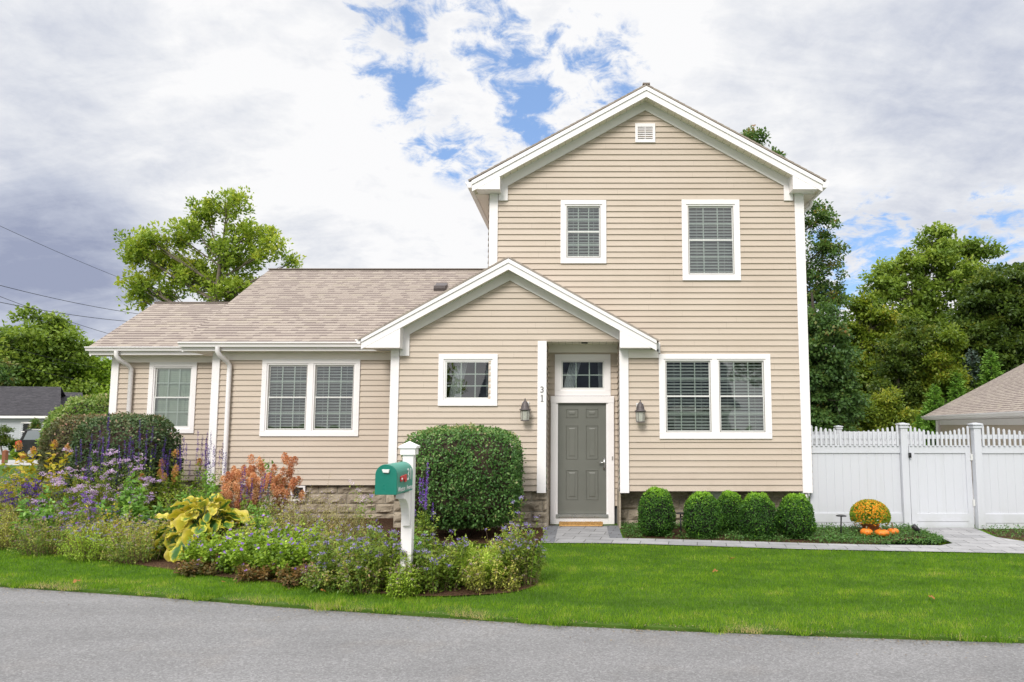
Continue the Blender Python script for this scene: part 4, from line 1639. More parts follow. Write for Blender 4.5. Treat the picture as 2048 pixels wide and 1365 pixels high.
def fence_post(parent, x, y, top=1.86, bot=-.12):
    m = MB()
    m.box(x - .066, x + .066, y - .066, y + .066, bot, top)
    p = m.build('post', MAT['vinyl'], parent, bevel=.005)
    c = MB()
    c.box(x - .085, x + .085, y - .085, y + .085, top - .055, top - .02)
    c.box(x - .098, x + .098, y - .098, y + .098, top + .0, top + .028)
    c.box(x - .078, x + .078, y - .078, y + .078, top - .02, top + .0)
    c.add([(x - .098, y - .098, top + .0285), (x + .098, y - .098, top + .0285), (x + .098, y + .098, top + .0285), (x - .098, y + .098, top + .0285), (x, y, top + .05)], [(0, 1, 4), (1, 2, 4), (2, 3, 4), (3, 0, 4)])
    c.build('post_cap', MAT['vinyl'], p, bevel=.004)
    return p


P1X, P2X = at(1806, 900, FYP).x, at(1953, 900, 13.5).x
fence_panel('fence_panel', fence, 4.31, P1X - .068, FYP, 19, (1.745, 1.87))
fence_post(fence, P1X, FYP - .02)
fence_post(fence, P2X, 13.50)
fence_panel('fence_panel', fence, P2X + .068, P2X + 2.25, 13.50, 22, (1.735, 1.87))
fence_post(fence, P2X + 2.32, 13.50)
gate = thing('fence_gate', 'white vinyl gate between two fence posts at the end of the paver path', 'gate', (0, 0, 0))
fence_panel('gate_panel', gate, P1X + .082, P2X - .082, FYP - .04, 14, (1.735, 1.86), frame=.10, zb=-.07)
m = MB()
m.box(P1X + .055, P1X + .10, FYP - .125, FYP - .088, 1.25, 1.34)
m.tube([(P1X + .07, FYP - .12, 1.30), (P1X + .07, FYP - .16, 1.30)], .018, 8)
m.build('latch', MAT['black'], gate)
for z in (.35, 1.2):
    m = MB()
    m.box(P2X - .10, P2X - .069, FYP - .105, FYP - .066, z, z + .12)
    m.build('hinge', MAT['sash'], gate)
# fence at the back of the yard, seen over the near one
bf = thing('picket_fence', 'far white fence of the back yard with one capped post showing over the front fence', 'fence', (0, 0, 0))
bx = at(1677, 860, 19.5).x
fence_panel('fence_panel', bf, 4.6, bx - .07, 19.5, 18, (1.70, 1.78))
fence_post(bf, bx, 19.5, 1.80)
fence_panel('fence_panel', bf, bx + .07, bx + 2.3, 19.5, 18, (1.50, 1.56))


# ================================================================== PLANTS
def clipped(name, label, cat, x, y, rx, ry, z0, z1, p, mat, n, ll, group=None, bright_top=.25, stray=.03, seed=1.0, taper=0.0, lump=.05):
    t = thing(name, label, cat, (x, y, GZ), 0, group)
    D = rdir(n)

    def surf(D, k=1.0):
        s = (np.abs(D[:, 0]) ** p + np.abs(D[:, 1]) ** p + np.abs(D[:, 2]) ** p) ** (-1 / p)
        h2 = (z1 - z0) / 2
        P = D * s[:, None] * np.array([rx, ry, h2]) * k
        f = 1 - taper * (P[:, 2] / h2)
        P[:, 0] *= f
        P[:, 1] *= f
        return P
    if n > 15000:
        hole_ = vnoise(D, 3.1, seed + 20)
        kp = (hole_ < .34) | (rng.random(n) < .45)
        D = D[kp]
        n = len(D)
    lum = vnoise(D * 1.0, 2.4, seed) * lump + vnoise(D, 6.0, seed + 4) * lump * .5
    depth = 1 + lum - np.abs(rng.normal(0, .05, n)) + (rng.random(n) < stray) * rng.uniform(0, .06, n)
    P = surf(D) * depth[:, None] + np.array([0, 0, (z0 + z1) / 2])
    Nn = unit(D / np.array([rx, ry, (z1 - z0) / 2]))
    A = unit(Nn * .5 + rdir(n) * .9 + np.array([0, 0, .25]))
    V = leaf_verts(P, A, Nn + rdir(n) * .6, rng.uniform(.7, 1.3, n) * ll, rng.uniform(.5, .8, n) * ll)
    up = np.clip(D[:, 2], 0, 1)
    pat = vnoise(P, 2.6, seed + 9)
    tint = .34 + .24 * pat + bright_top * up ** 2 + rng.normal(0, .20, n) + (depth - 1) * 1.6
    np_mesh('foliage', V, 4, mat, np.repeat(np.clip(tint, 0, 1), 4), t)
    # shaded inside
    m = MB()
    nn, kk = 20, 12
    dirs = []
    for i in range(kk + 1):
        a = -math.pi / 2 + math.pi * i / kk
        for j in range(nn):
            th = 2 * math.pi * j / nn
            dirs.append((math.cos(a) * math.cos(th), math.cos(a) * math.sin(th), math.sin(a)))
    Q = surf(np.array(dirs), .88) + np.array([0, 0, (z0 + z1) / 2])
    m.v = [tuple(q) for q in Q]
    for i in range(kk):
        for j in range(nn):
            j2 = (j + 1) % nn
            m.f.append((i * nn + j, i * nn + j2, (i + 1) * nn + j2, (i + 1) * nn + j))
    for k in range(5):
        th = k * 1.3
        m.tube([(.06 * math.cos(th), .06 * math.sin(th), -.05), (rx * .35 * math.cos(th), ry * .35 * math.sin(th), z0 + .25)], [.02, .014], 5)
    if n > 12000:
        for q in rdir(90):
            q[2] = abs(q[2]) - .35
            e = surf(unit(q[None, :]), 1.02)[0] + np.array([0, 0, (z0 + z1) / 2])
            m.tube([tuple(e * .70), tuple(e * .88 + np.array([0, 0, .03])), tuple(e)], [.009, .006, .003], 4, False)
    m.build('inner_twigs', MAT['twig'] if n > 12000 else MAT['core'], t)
    return t


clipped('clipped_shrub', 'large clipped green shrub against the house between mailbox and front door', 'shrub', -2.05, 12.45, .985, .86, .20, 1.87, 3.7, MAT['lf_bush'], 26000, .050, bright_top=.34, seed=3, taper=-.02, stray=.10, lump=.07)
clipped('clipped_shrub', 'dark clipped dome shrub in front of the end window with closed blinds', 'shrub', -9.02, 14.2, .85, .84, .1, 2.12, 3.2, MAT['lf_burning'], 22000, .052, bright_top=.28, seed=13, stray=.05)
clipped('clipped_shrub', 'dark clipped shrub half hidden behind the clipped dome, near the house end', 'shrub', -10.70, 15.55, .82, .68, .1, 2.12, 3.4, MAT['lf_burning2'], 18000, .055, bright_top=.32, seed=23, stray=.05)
clipped('leafy_shrub', 'pale variegated loose shrub rising behind the dark clipped shrubs', 'shrub', -12.3, 18.0, 1.05, 1.0, .3, 2.60, 2.3, MAT['lf_varieg'], 16000, .075, bright_top=.25, seed=33, stray=.25, lump=.14)
BX = [('round boxwood closest to the front door', 1313, 12.62, 0.302, 0.758, 1.0), ('boxwood right of the first path light, in front of a smaller one', 1405, 12.45, 0.310, 0.691, 1.0),
      ('small boxwood set back between two larger boxwoods', 1461, 12.95, 0.234, 0.672, 1.0), ('fourth boxwood from the door, below the middle of the double window', 1517, 12.35, 0.302, 0.682, 1.0),
      ('boxwood at the house corner next to the white fence', 1592, 12.35, 0.288, 0.672, 1.0)]
for i, (lab, u, Y, r, h, s) in enumerate(BX):
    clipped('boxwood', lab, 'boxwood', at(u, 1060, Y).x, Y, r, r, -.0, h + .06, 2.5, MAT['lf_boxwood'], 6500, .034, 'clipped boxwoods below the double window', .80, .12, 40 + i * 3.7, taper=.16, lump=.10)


# chrysanthemum
mum = thing('potted_chrysanthemum', 'potted orange chrysanthemum standing by the white fence', 'potted plant', (at(1741, 1060, 12.75).x, 12.75, GZ))
m = MB()
m.lathe([(.10, 0), (.145, .16), (.155, .16), (.155, .19), (.13, .19)], (0, 0, 0), 20)
m.build('pot', MAT['pot'], mum)
n = 9000
D = rdir(n)
D[:, 2] = np.abs(D[:, 2]) * 1.0 - .35
D = unit(D)
Pm = D * np.array([.31, .31, .26]) * (1 - np.abs(rng.normal(0, .09, n)))[:, None] + np.array([0, 0, .33])
V = leaf_verts(Pm, unit(D + rdir(n) * .6), D + rdir(n) * .4, .045, .022)
np_mesh('foliage', V, 4, MAT['lf_bright'], np.repeat(np.clip(rng.normal(.35, .2, n), 0, 1), 4), mum)
n = 900
D = rdir(n)
D[:, 2] = D[:, 2] * .8 + .55
D = unit(D)
Pc = D * np.array([.325, .325, .275]) + np.array([0, 0, .33])
K = 9
Cc = np.repeat(Pc, K, 0)
Dd = np.repeat(D, K, 0)
A = unit(np.cross(Dd, rdir(n * K)) + Dd * .35)
V = leaf_verts(Cc, A, Dd, .021, .012)
np_mesh('flowers', V, 4, MAT['fl_orange'], np.repeat(np.clip(np.repeat(rng.normal(.74, .2, n), K) + rng.normal(0, .1, n * K), 0, 1), 4), mum)


# ---- perennials
def curve_pts(p0, p1, bend, k=4):
    out = []
    p0, p1 = np.array(p0), np.array(p1)
    for i in range(k + 1):
        t = i / k
        out.append(tuple(p0 * (1 - t) + p1 * t + np.array(bend) * 4 * t * (1 - t)))
    return out


def perennial(name, label, cat, x, y, rad, h, stems=26, leaf=(.05, .03), nleaf=2600, lm='lf_perennial', fl=None, nfl=40, fsize=.03, fstyle='cluster', hmin=.45, stemmat='stem', droop=.2, seed=0, flo_lo=.75, spread=1.0, tip=1.0, tintmu=.45, group=None, ry=None, stemr=.003):
    """stems that fan out of one root, leaves along them, flowers near their tips"""
    ry = ry or rad
    t = thing(name, label, cat, (x, y, GZ), 0, group)
    sm = MB()
    tips, segs = [], []
    for i in range(stems):
        a = rng.uniform(0, 2 * np.pi)
        rr = math.sqrt(rng.random())
        hh = h * (rng.uniform(hmin, 1.0) * (1 - .30 * rr ** 2) + (rng.random() < .12) * rng.uniform(0, .4))
        b0 = np.array([.62 * rr * rad * math.cos(a), .62 * rr * ry * math.sin(a), -.02])
        tp = np.array([rr * rad * spread * math.cos(a), rr * ry * spread * math.sin(a), hh])
        pts = curve_pts(b0, tp, (0, 0, .06 * h))
        sm.tube(pts, list(np.linspace(stemr, stemr * .5, len(pts))), 4, False)
        segs.append(np.array(pts))
        tips.append(tp)
    sm.build('stems', MAT[stemmat], t)
    # leaves
    S = np.stack(segs)
    k = rng.integers(0, stems, nleaf)
    u = rng.beta(1.5, 1.1, nleaf) * tip
    f = u * (S.shape[1] - 1)
    i0 = np.clip(f.astype(int), 0, S.shape[1] - 2)
    fr = (f - i0)[:, None]
    C = S[k, i0] * (1 - fr) + S[k, i0 + 1] * fr
    ax = unit(S[k, i0 + 1] - S[k, i0])
    A = unit(rdir(nleaf) * .9 + ax * .35 + np.array([0, 0, .12 - droop]))
    C = C + A * rng.uniform(0, .035, nleaf)[:, None] + rng.normal(0, .016, (nleaf, 3))
    C[:, 2] = np.maximum(C[:, 2], .01)
    V = leaf_verts(C, A, np.array([0, 0, 1.0]) + rdir(nleaf) * .55, rng.uniform(.6, 1.25, nleaf) * leaf[0], rng.uniform(.7, 1.2, nleaf) * leaf[1], droop=.15)
    zz = np.clip(C[:, 2] / h, 0, 1)
    tint = tintmu - .12 + .25 * zz + rng.normal(0, .17, nleaf) + .16 * rng.normal(0, 1, stems)[k]
    np_mesh('foliage', V, 4, MAT[lm], np.repeat(np.clip(tint, 0, 1), 4), t)
    if fl:
        fv, ft = [], []
        order = sorted(range(stems), key=lambda q: -tips[q][2])
        for q in range(nfl):
            s = segs[order[q % stems]]
            tp = s[-1] + (rng.normal(0, .03 + rad * .10, 3) * np.array([1, 1, .4]) if q >= stems else 0)
            if tp[2] < .05:
                tp[2] = .05
            if fstyle == 'spike':
                ln = rng.uniform(.24, .44)
                d = unit(s[-1] - s[-2] + np.array([0, 0, .6]) * np.linalg.norm(s[-1] - s[-2]))
                nn_ = int(ln / .003)
                w = rng.random(nn_)
                C = tp + d * (w * ln)[:, None] + rng.normal(0, 1, (nn_, 3)) * (.012 * (1 - w * .6))[:, None]
                A = unit(rdir(nn_) + d * .4)
                fv.append(leaf_verts(C, A, rdir(nn_), fsize * .75, fsize * .5))
                ft.append(np.clip(rng.normal(.4, .25, nn_) + .2 * rng.normal(), 0, 1))
            elif fstyle == 'daisy':
                nn_ = 12
                d = unit(np.array([rng.normal(0, .5), -.5 + rng.normal(0, .5), .8]))
                A = unit(np.cross(np.tile(d, (nn_, 1)), rdir(nn_)) + d * .15)
                fv.append(leaf_verts(np.tile(tp, (nn_, 1)), A, np.tile(d, (nn_, 1)), fsize, fsize * .5))
                ft.append(np.clip(rng.normal(.55, .12, nn_) + .2 * rng.normal(), 0, 1))
            elif fstyle == 'panicle':
                nn_ = 260
                w = rng.random(nn_)
                ln = fsize * rng.uniform(3.6, 5.4)
                r_ = fsize * 2.7 * np.sqrt(np.clip(1 - (2 * w - .85) ** 2, .02, 1)) * (1 - .35 * w)
                C = tp + np.array([0, 0, 1.0]) * (w * ln)[:, None] + rdir(nn_) * (r_ * rng.uniform(.6, 1, nn_))[:, None]
                fv.append(leaf_verts(C, rdir(nn_), rdir(nn_), fsize * .75, fsize * .6))
                ft.append(np.clip(rng.normal(.5, .2, nn_) + .22 * rng.normal(), 0, 1))
            else:
                nn_ = 22
                C = tp + rng.normal(0, fsize * .5, (nn_, 3)) * np.array([1, 1, .55])
                A = unit(rdir(nn_) + np.array([0, 0, .5]))
                fv.append(leaf_verts(C, A, rdir(nn_), fsize * .55, fsize * .38))
                ft.append(np.clip(rng.normal(.5, .2, nn_) + .15 * rng.normal(), 0, 1))
        V = np.concatenate(fv)
        np_mesh('flowers', V, 4, MAT[fl], np.repeat(np.concatenate(ft), 4), t)
    return t


def P(u, Y, v):
    """ground x and height of a plant whose top is at pixel row v"""
    q = at(u, v, Y)
    return q.x, Y, q.z - GZ


PX = F_PX


def plant(name, label, cat, u, Y, vtop, wpx, **kw):
    x, y, h = P(u, Y, vtop)
    rad = wpx * Y / PX / 2
    return perennial(name, label, cat, x, y, rad, h, **kw)


plant('hydrangea', 'yellow-leaved hydrangea with brown flower heads in front of the dark clipped shrubs', 'hydrangea', 85, 13.2, 888, 150, stems=30, leaf=(.11, .07), nleaf=1500, lm='lf_yellowing', fl='fl_tan', nfl=6, fsize=.026, fstyle='panicle', stemmat='stembrown', spread=1.2)
plant('hydrangea', 'small hydrangea with orange dried heads in front of the downspout corner', 'hydrangea', 348, 13.5, 930, 110, stems=20, leaf=(.09, .055), nleaf=1000, lm='lf_olive', fl='fl_tan', nfl=9, fsize=.028, fstyle='panicle', stemmat='stembrown', hmin=.6)
plant('aster_clump', 'deep purple flowering clump at the far left of the bed', 'flowers', 62, 12.3, 950, 130, stems=40, leaf=(.045, .018), nleaf=1800, lm='lf_olive', fl='fl_deep', nfl=120, fsize=.045)
plant('aster_clump', 'pale lilac aster clump beside the deep purple one', 'flowers', 132, 12.0, 935, 95, stems=44, leaf=(.045, .016), nleaf=1800, fl='fl_lilac', nfl=105, fsize=.040)
plant('leafy_perennial', 'yellow-green feathery mound between two lilac aster clumps', 'plant', 178, 12.4, 950, 95, stems=60, leaf=(.05, .010), nleaf=3600, lm='lf_yellowing', tintmu=.2)
plant('aster_clump', 'tall lilac aster clump in front of the clipped dome shrub', 'flowers', 240, 12.5, 905, 125, stems=44, leaf=(.045, .016), nleaf=2000, fl='fl_lilac', nfl=135, fsize=.040, hmin=.5)
plant('aster_clump', 'violet low aster clump sprawling before the leafy green plants', 'flowers', 170, 11.35, 992, 110, stems=44, leaf=(.04, .014), nleaf=2000, fl='fl_purple', nfl=90, fsize=.034)
plant('leafy_perennial', 'broad-leaved green plant amid the lilac asters, the larger of two', 'plant', 272, 11.7, 938, 145, stems=24, leaf=(.10, .06), nleaf=1500, lm='lf_mint', droop=.35)
plant('leafy_perennial', 'smaller broad-leaved green plant below the pale lilac asters', 'plant', 100, 11.6, 975, 120, stems=20, leaf=(.085, .05), nleaf=1100, lm='lf_mint', droop=.35)
plant('leafy_perennial', 'bushy green plant behind the yellow hosta', 'plant', 410, 12.4, 948, 120, stems=26, leaf=(.075, .05), nleaf=1500, lm='lf_mint', droop=.2)
SAL = [('salvia with dark purple spikes in front of the dome shrub, farthest from the downspout', 195, 12.9, 878, 70), ('tall dark purple salvia spikes before the middle of the dome shrub', 290, 13.0, 872, 100),
       ('dark purple salvia spikes leaning beside the downspout', 385, 13.3, 885, 100), ('dark purple salvia spikes crossing the white downspout corner', 428, 13.6, 900, 60),
       ('dark purple salvia spikes in front of the pink hydrangea', 505, 12.2, 962, 70), ('dark purple salvia spikes rising behind the mailbox post', 848, 10.3, 990, 50)]
for i, (lab, u, Y, v, w) in enumerate(SAL):
    plant('salvia', lab, 'salvia', u, Y, v, w, stems=18 if i < 4 else 8, leaf=(.06, .03), nleaf=520, fl='fl_deep' if i < 5 else 'fl_purple', nfl=18 if i < 4 else 8, fsize=.022, fstyle='spike', hmin=.7, group='dark purple salvias in the flower bed', tip=.8)
plant('hydrangea', 'rust-pink flowering hydrangea below the double wing window', 'hydrangea', 520, 13.2, 928, 175, stems=60, leaf=(.06, .03), nleaf=2600, lm='lf_rusty', fl='fl_rust', nfl=90, fsize=.030, fstyle='panicle', stemmat='stembrown', hmin=.4, tintmu=.5)
plant('leafy_perennial', 'single upright green shoot standing out of the rust-pink hydrangea', 'plant', 537, 13.4, 903, 26, stems=4, leaf=(.10, .05), nleaf=130, lm='lf_mint', hmin=.9, droop=.1)
plant('leafy_perennial', 'dark green leafy plant between the hosta and the straw-coloured sprays', 'plant', 512, 11.5, 1000, 80, stems=22, leaf=(.075, .045), nleaf=1100, lm='lf_mint')
plant('grassy_perennial', 'airy straw-coloured spray of fine seed heads in mid bed', 'plant', 612, 11.5, 970, 165, stems=110, leaf=(.028, .008), nleaf=5200, lm='lf_dry', stemmat='stembrown', hmin=.5, droop=-.3, fl='fl_pale', nfl=110, fsize=.016, stemr=.002)
plant('grassy_perennial', 'smaller airy straw-coloured spray nearer the mailbox', 'plant', 690, 11.0, 1000, 130, stems=90, leaf=(.028, .008), nleaf=4200, lm='lf_dry', stemmat='stem', hmin=.5, droop=-.3, stemr=.002, tintmu=.3)
plant('tall_stem_flower', 'few thin stems with pale pink flowers in front of the stone foundation', 'flowers', 716, 11.6, 958, 55, stems=7, leaf=(.05, .02), nleaf=130, lm='lf_bright', fl='fl_pale', nfl=10, fsize=.04, hmin=.7)
MINT = [('faded catmint mound at the left end of the bed edge', 25, 11.5, 1012, 150), ('faded catmint mound second along the bed edge', 112, 10.95, 1022, 140),
        ('faded catmint mound third along the bed edge, behind lawn', 200, 10.6, 1035, 140), ('faded catmint mound beside the yellow hosta', 285, 10.35, 1040, 130), ('grey-green catmint between hosta and the violet asters', 255, 11.0, 1020, 120),
        ('sprawling faded catmint under the pale lilac asters', 130, 11.5, 1005, 140)]
for i, (lab, u, Y, v, w) in enumerate(MINT):
    plant('catmint', lab, 'catmint', u, Y, v, w, stems=110, leaf=(.034, .016), nleaf=4600, lm=['lf_scrub', 'lf_weedy', 'lf_bright', 'lf_weedy', 'lf_scrub', 'lf_olive'][i], fl=['fl_dusty', 'fl_dusty', 'fl_blue', 'fl_dusty', 'fl_blue', 'fl_lilac'][i], nfl=[110, 90, 60, 90, 80, 60][i], fsize=.020, stemmat='stembrown', group='faded catmint along the bed', tintmu=[.45, .5, .6, .45, .5, .6][i], hmin=.15, stemr=.0035)
GER = [('violet geranium mound in front of the yellow hosta', 430, 9.95, 1065, 125), ('violet geranium mound second from the hosta', 505, 9.7, 1065, 130), ('violet geranium mound third from the hosta, below the straw sprays', 585, 9.4, 1068, 130),
       ('violet geranium mound behind the others near the hosta', 560, 10.3, 1050, 140)]
for i, (lab, u, Y, v, w) in enumerate(GER):
    plant('geranium', lab, 'geranium', u, Y, v, w, stems=60, leaf=(.045, .042), nleaf=4200, lm='lf_bright', fl='fl_purple', nfl=34, fsize=.026, fstyle='daisy', group='violet geraniums along the bed', tintmu=.40, hmin=.4)
RED = [('reddening low foliage under the geranium mound by the hosta', 420, 9.55, 1115, 110), ('reddening low foliage at the bed edge between two geranium mounds', 520, 9.25, 1125, 120), ('reddening low foliage at the bed edge near the mailbox', 610, 8.95, 1130, 110)]
for i, (lab, u, Y, v, w) in enumerate(RED):
    plant('geranium', lab, 'geranium', u, Y, v, w, stems=40, leaf=(.04, .034), nleaf=2600, lm='lf_reddish', fl='fl_purple', nfl=8, fsize=.024, fstyle='daisy', group='violet geraniums along the bed', stemmat='stembrown', hmin=.4)
BLU = [('dusty blue flowering mound just before the mailbox, road side', 690, 9.0, 1058, 145, 46), ('taller dusty blue flowering mound touching the mailbox post', 757, 8.62, 1040, 130, 52), ('dusty blue flowering mound on the door side of the mailbox post', 876, 8.55, 1058, 135, 52),
       ('tall dusty blue flowering clump at the tip of the bed', 1043, 8.8, 1026, 100, 44)]
for i, (lab, u, Y, v, w, ns) in enumerate(BLU):
    plant('blue_mistflower', lab, 'flowers', u, Y, v, w, stems=ns + 14, leaf=(.044, .027), nleaf=4600 if i != 3 else 2900, lm='lf_perennial', fl='fl_blue', nfl=52, fsize=.030, group='dusty blue flowers around the mailbox', stemmat='stembrown', hmin=.35, tintmu=.5)
plant('grassy_perennial', 'low yellow-green tuft between the blue mounds at the bed tip', 'plant', 965, 8.75, 1085, 120, stems=60, leaf=(.07, .012), nleaf=3600, lm='lf_bright', droop=-.2, tintmu=.65)
plant('leafy_perennial', 'pale green leafy plant behind the mailbox post', 'plant', 838, 9.6, 1045, 60, stems=16, leaf=(.08, .04), nleaf=500, lm='lf_mint')


FIL = [('weedy pinkish-green tangle just behind the mailbox side of the geraniums', 655, 9.9, 1052, 120, 'lf_weedy'), ('weedy tangle with brown stems between the two blue mounds by the post', 725, 9.3, 1050, 110, 'lf_weedy'),
       ('weedy pale tangle at the foot of the mailbox post, door side', 915, 9.1, 1080, 110, 'lf_weedy'), ('loose green weeds right of the hosta, behind the geraniums', 470, 10.6, 1035, 90, 'lf_bright'), ('brown-stemmed tangle behind the clump at the bed tip', 1010, 9.2, 1055, 90, 'lf_scrub'),
       ('tangle of yellowing weeds in front of the lilac asters', 215, 11.0, 1008, 120, 'lf_yellowing'), ('tangle of faded green weeds left of the lilac asters', 45, 11.9, 985, 120, 'lf_weedy'), ('green weeds in front of the straw-coloured sprays', 620, 10.5, 1035, 120, 'lf_bright'),
       ('pinkish-brown fine grasses spilling over the lawn at the bed tip', 985, 8.62, 1095, 130, 'lf_scrub'), ('pinkish-brown weeds on the road side of the blue mound by the post', 735, 8.55, 1105, 110, 'lf_weedy'),
       ('pinkish seed-head grasses in mid bed behind the geraniums', 540, 10.5, 1030, 120, 'lf_scrub'), ('pinkish seed-head grasses between hosta and catmint', 318, 10.75, 1040, 70, 'lf_scrub'), ('low weeds at the road-side edge beside the reddening foliage', 665, 8.7, 1120, 110, 'lf_weedy'),
       ('dense green-yellow foliage filling the left end of the bed', 20, 12.6, 935, 110, 'lf_yellowing'), ('russet and green weeds at the left end of the bed, behind the deep purple flowers', -5, 13.0, 945, 110, 'lf_weedy'),
       ('short leafy weeds at the very foot of the mailbox post', 806, 8.30, 1122, 70, 'lf_bright'),
       ('green leafy tangle below the rust-pink hydrangea', 575, 12.3, 990, 110, 'lf_weedy'), ('green leafy tangle between the dome shrub and the downspout', 375, 12.9, 960, 100, 'lf_bright')]
for i, (lab, u, Y, v, w, lm_) in enumerate(FIL):
    plant('weedy_perennial', lab, 'plant', u, Y, v, w, stems=70, leaf=(.042, .02), nleaf=2600, lm=lm_, fl=['fl_dusty', 'fl_blue', 'fl_dusty'][i % 3], nfl=60, fsize=.020, stemmat='stembrown', group='wild filler plants in the bed', tintmu=.5, hmin=.15, stemr=.0035)
# hosta ------------------------------------------------------------
def hosta():
    x, y = at(408, 1090, 10.85).x, 10.85
    t = thing('hosta', 'large hosta with yellow-edged leaves in the middle of the flower bed', 'hosta', (x, y, GZ))
    nu, nv = 8, 12
    vs, fs, tint, age = [], [], [], []
    sm = MB()
    nleaf = 160
    for i in range(nleaf):
        tier = math.sqrt((i + .5) / nleaf)
        a = i * 2.39996 + rng.normal(0, .2)
        L = rng.uniform(.18, .285) * (.70 + .40 * tier)
        W = L * rng.uniform(.80, .98)
        reach = .80 * tier * rng.uniform(.7, 1.1)
        zt = .74 * (1 - .74 * tier ** 2.2) + rng.uniform(-.11, .09)
        out = np.array([math.cos(a), math.sin(a), 0])
        base = out * (reach * .75) + np.array([0, 0, zt])
        pitch = .45 - 1.15 * tier + rng.normal(0, .42)
        side = np.array([-math.sin(a), math.cos(a), 0])
        roll = rng.normal(0, .5)
        ag = np.clip(.55 - .5 * (tier - .4) + rng.normal(0, .28) + (.18 if out[0] < 0 else -.1), 0, 1)
        o = len(vs)
        curl = rng.uniform(.3, 1.0)
        for j in range(nv + 1):
            s = j / nv
            w = W * .5 * (math.sin(math.pi * min(1, s * .86 + .12)) ** .75) * (1 if s < .98 else .05)
            ang = pitch - curl * s
            cpos = base + (out * math.cos(pitch - curl * s * .5) + np.array([0, 0, 1.0]) * math.sin(pitch - curl * s * .5)) * L * s
            nrm = -out * math.sin(ang) + np.array([0, 0, 1.0]) * math.cos(ang)
            for k in range(nu + 1):
                c = 2 * k / nu - 1
                rip = .016 * math.sin(s * 13 + k * 1.3 + i) * abs(c)
                p = cpos + (side * math.cos(roll) + nrm * math.sin(roll)) * w * c + nrm * (.22 * w * (c * c) - .04 * w + rip)
                vs.append(tuple(p))
                tint.append(min(1, max(abs(c), (s - .55) * 1.9)) * .9)
                age.append(ag)
        for j in range(nv):
            for k in range(nu):
                q = o + j * (nu + 1) + k
                fs.append((q, q + 1, q + nu + 2, q + nu + 1))
        sm.tube(curve_pts((out * .05)[:3] + np.array([0, 0, 0]), base, (0, 0, .08)), .006, 5, False)
    m = MB()
    m.v, m.f = vs, fs
    o = m.build('leaves', MAT['hosta'], t, True)
    for nm, dat in (('tint', tint), ('age', age)):
        at_ = o.data.attributes.new(nm, 'FLOAT', 'POINT')
        at_.data.foreach_set('value', np.array(dat, dtype=np.float32))
    sm.build('stalks', MAT['stem'], t)


hosta()

# fallen leaves on lawn and road edge
for i, (u, v) in enumerate([(147, 1172), (652, 1190), (1462, 1123), (1425, 1150), (1870, 1205), (455, 1172), (518, 1163)]):
    x, y = gnd(u, v, GZ)
    m = MB()
    s = .035
    m.add([(0, 0, .0), (s * .6, s * .5, .012), (s * .2, s * 1.1, .02), (s * 1.1, s * 1.2, .008), (s * 1.0, s * 2.0, .022), (0, s * 1.7, .01), (-s * 1.0, s * 1.9, .024), (-s * 1.1, s * 1.1, .01), (-s * .3, s * 1.0, .018), (-s * .6, s * .5, .01)],
          [(0, 1, 2, 3, 4, 5, 6, 7, 8, 9)])
    o = m.build('fallen_leaf', MAT['fl_tan'])
    o.location = (x, y, GZ + .03)
    o.rotation_euler = (.2, .1, i * 1.7)
    tag(o, ['dry leaf at the lawn edge by the road, farthest from the house door', 'tan leaf on the narrow grass strip before the flower bed', 'tan leaf on the open lawn below the boxwoods', 'dry leaf in mid lawn nearer the road', 'dry leaf on the lawn below the gate', 'small dry leaf on the grass before the hosta', 'curled leaf on the grass just past the hosta'][i], 'leaf', 'fallen leaves on the grass')


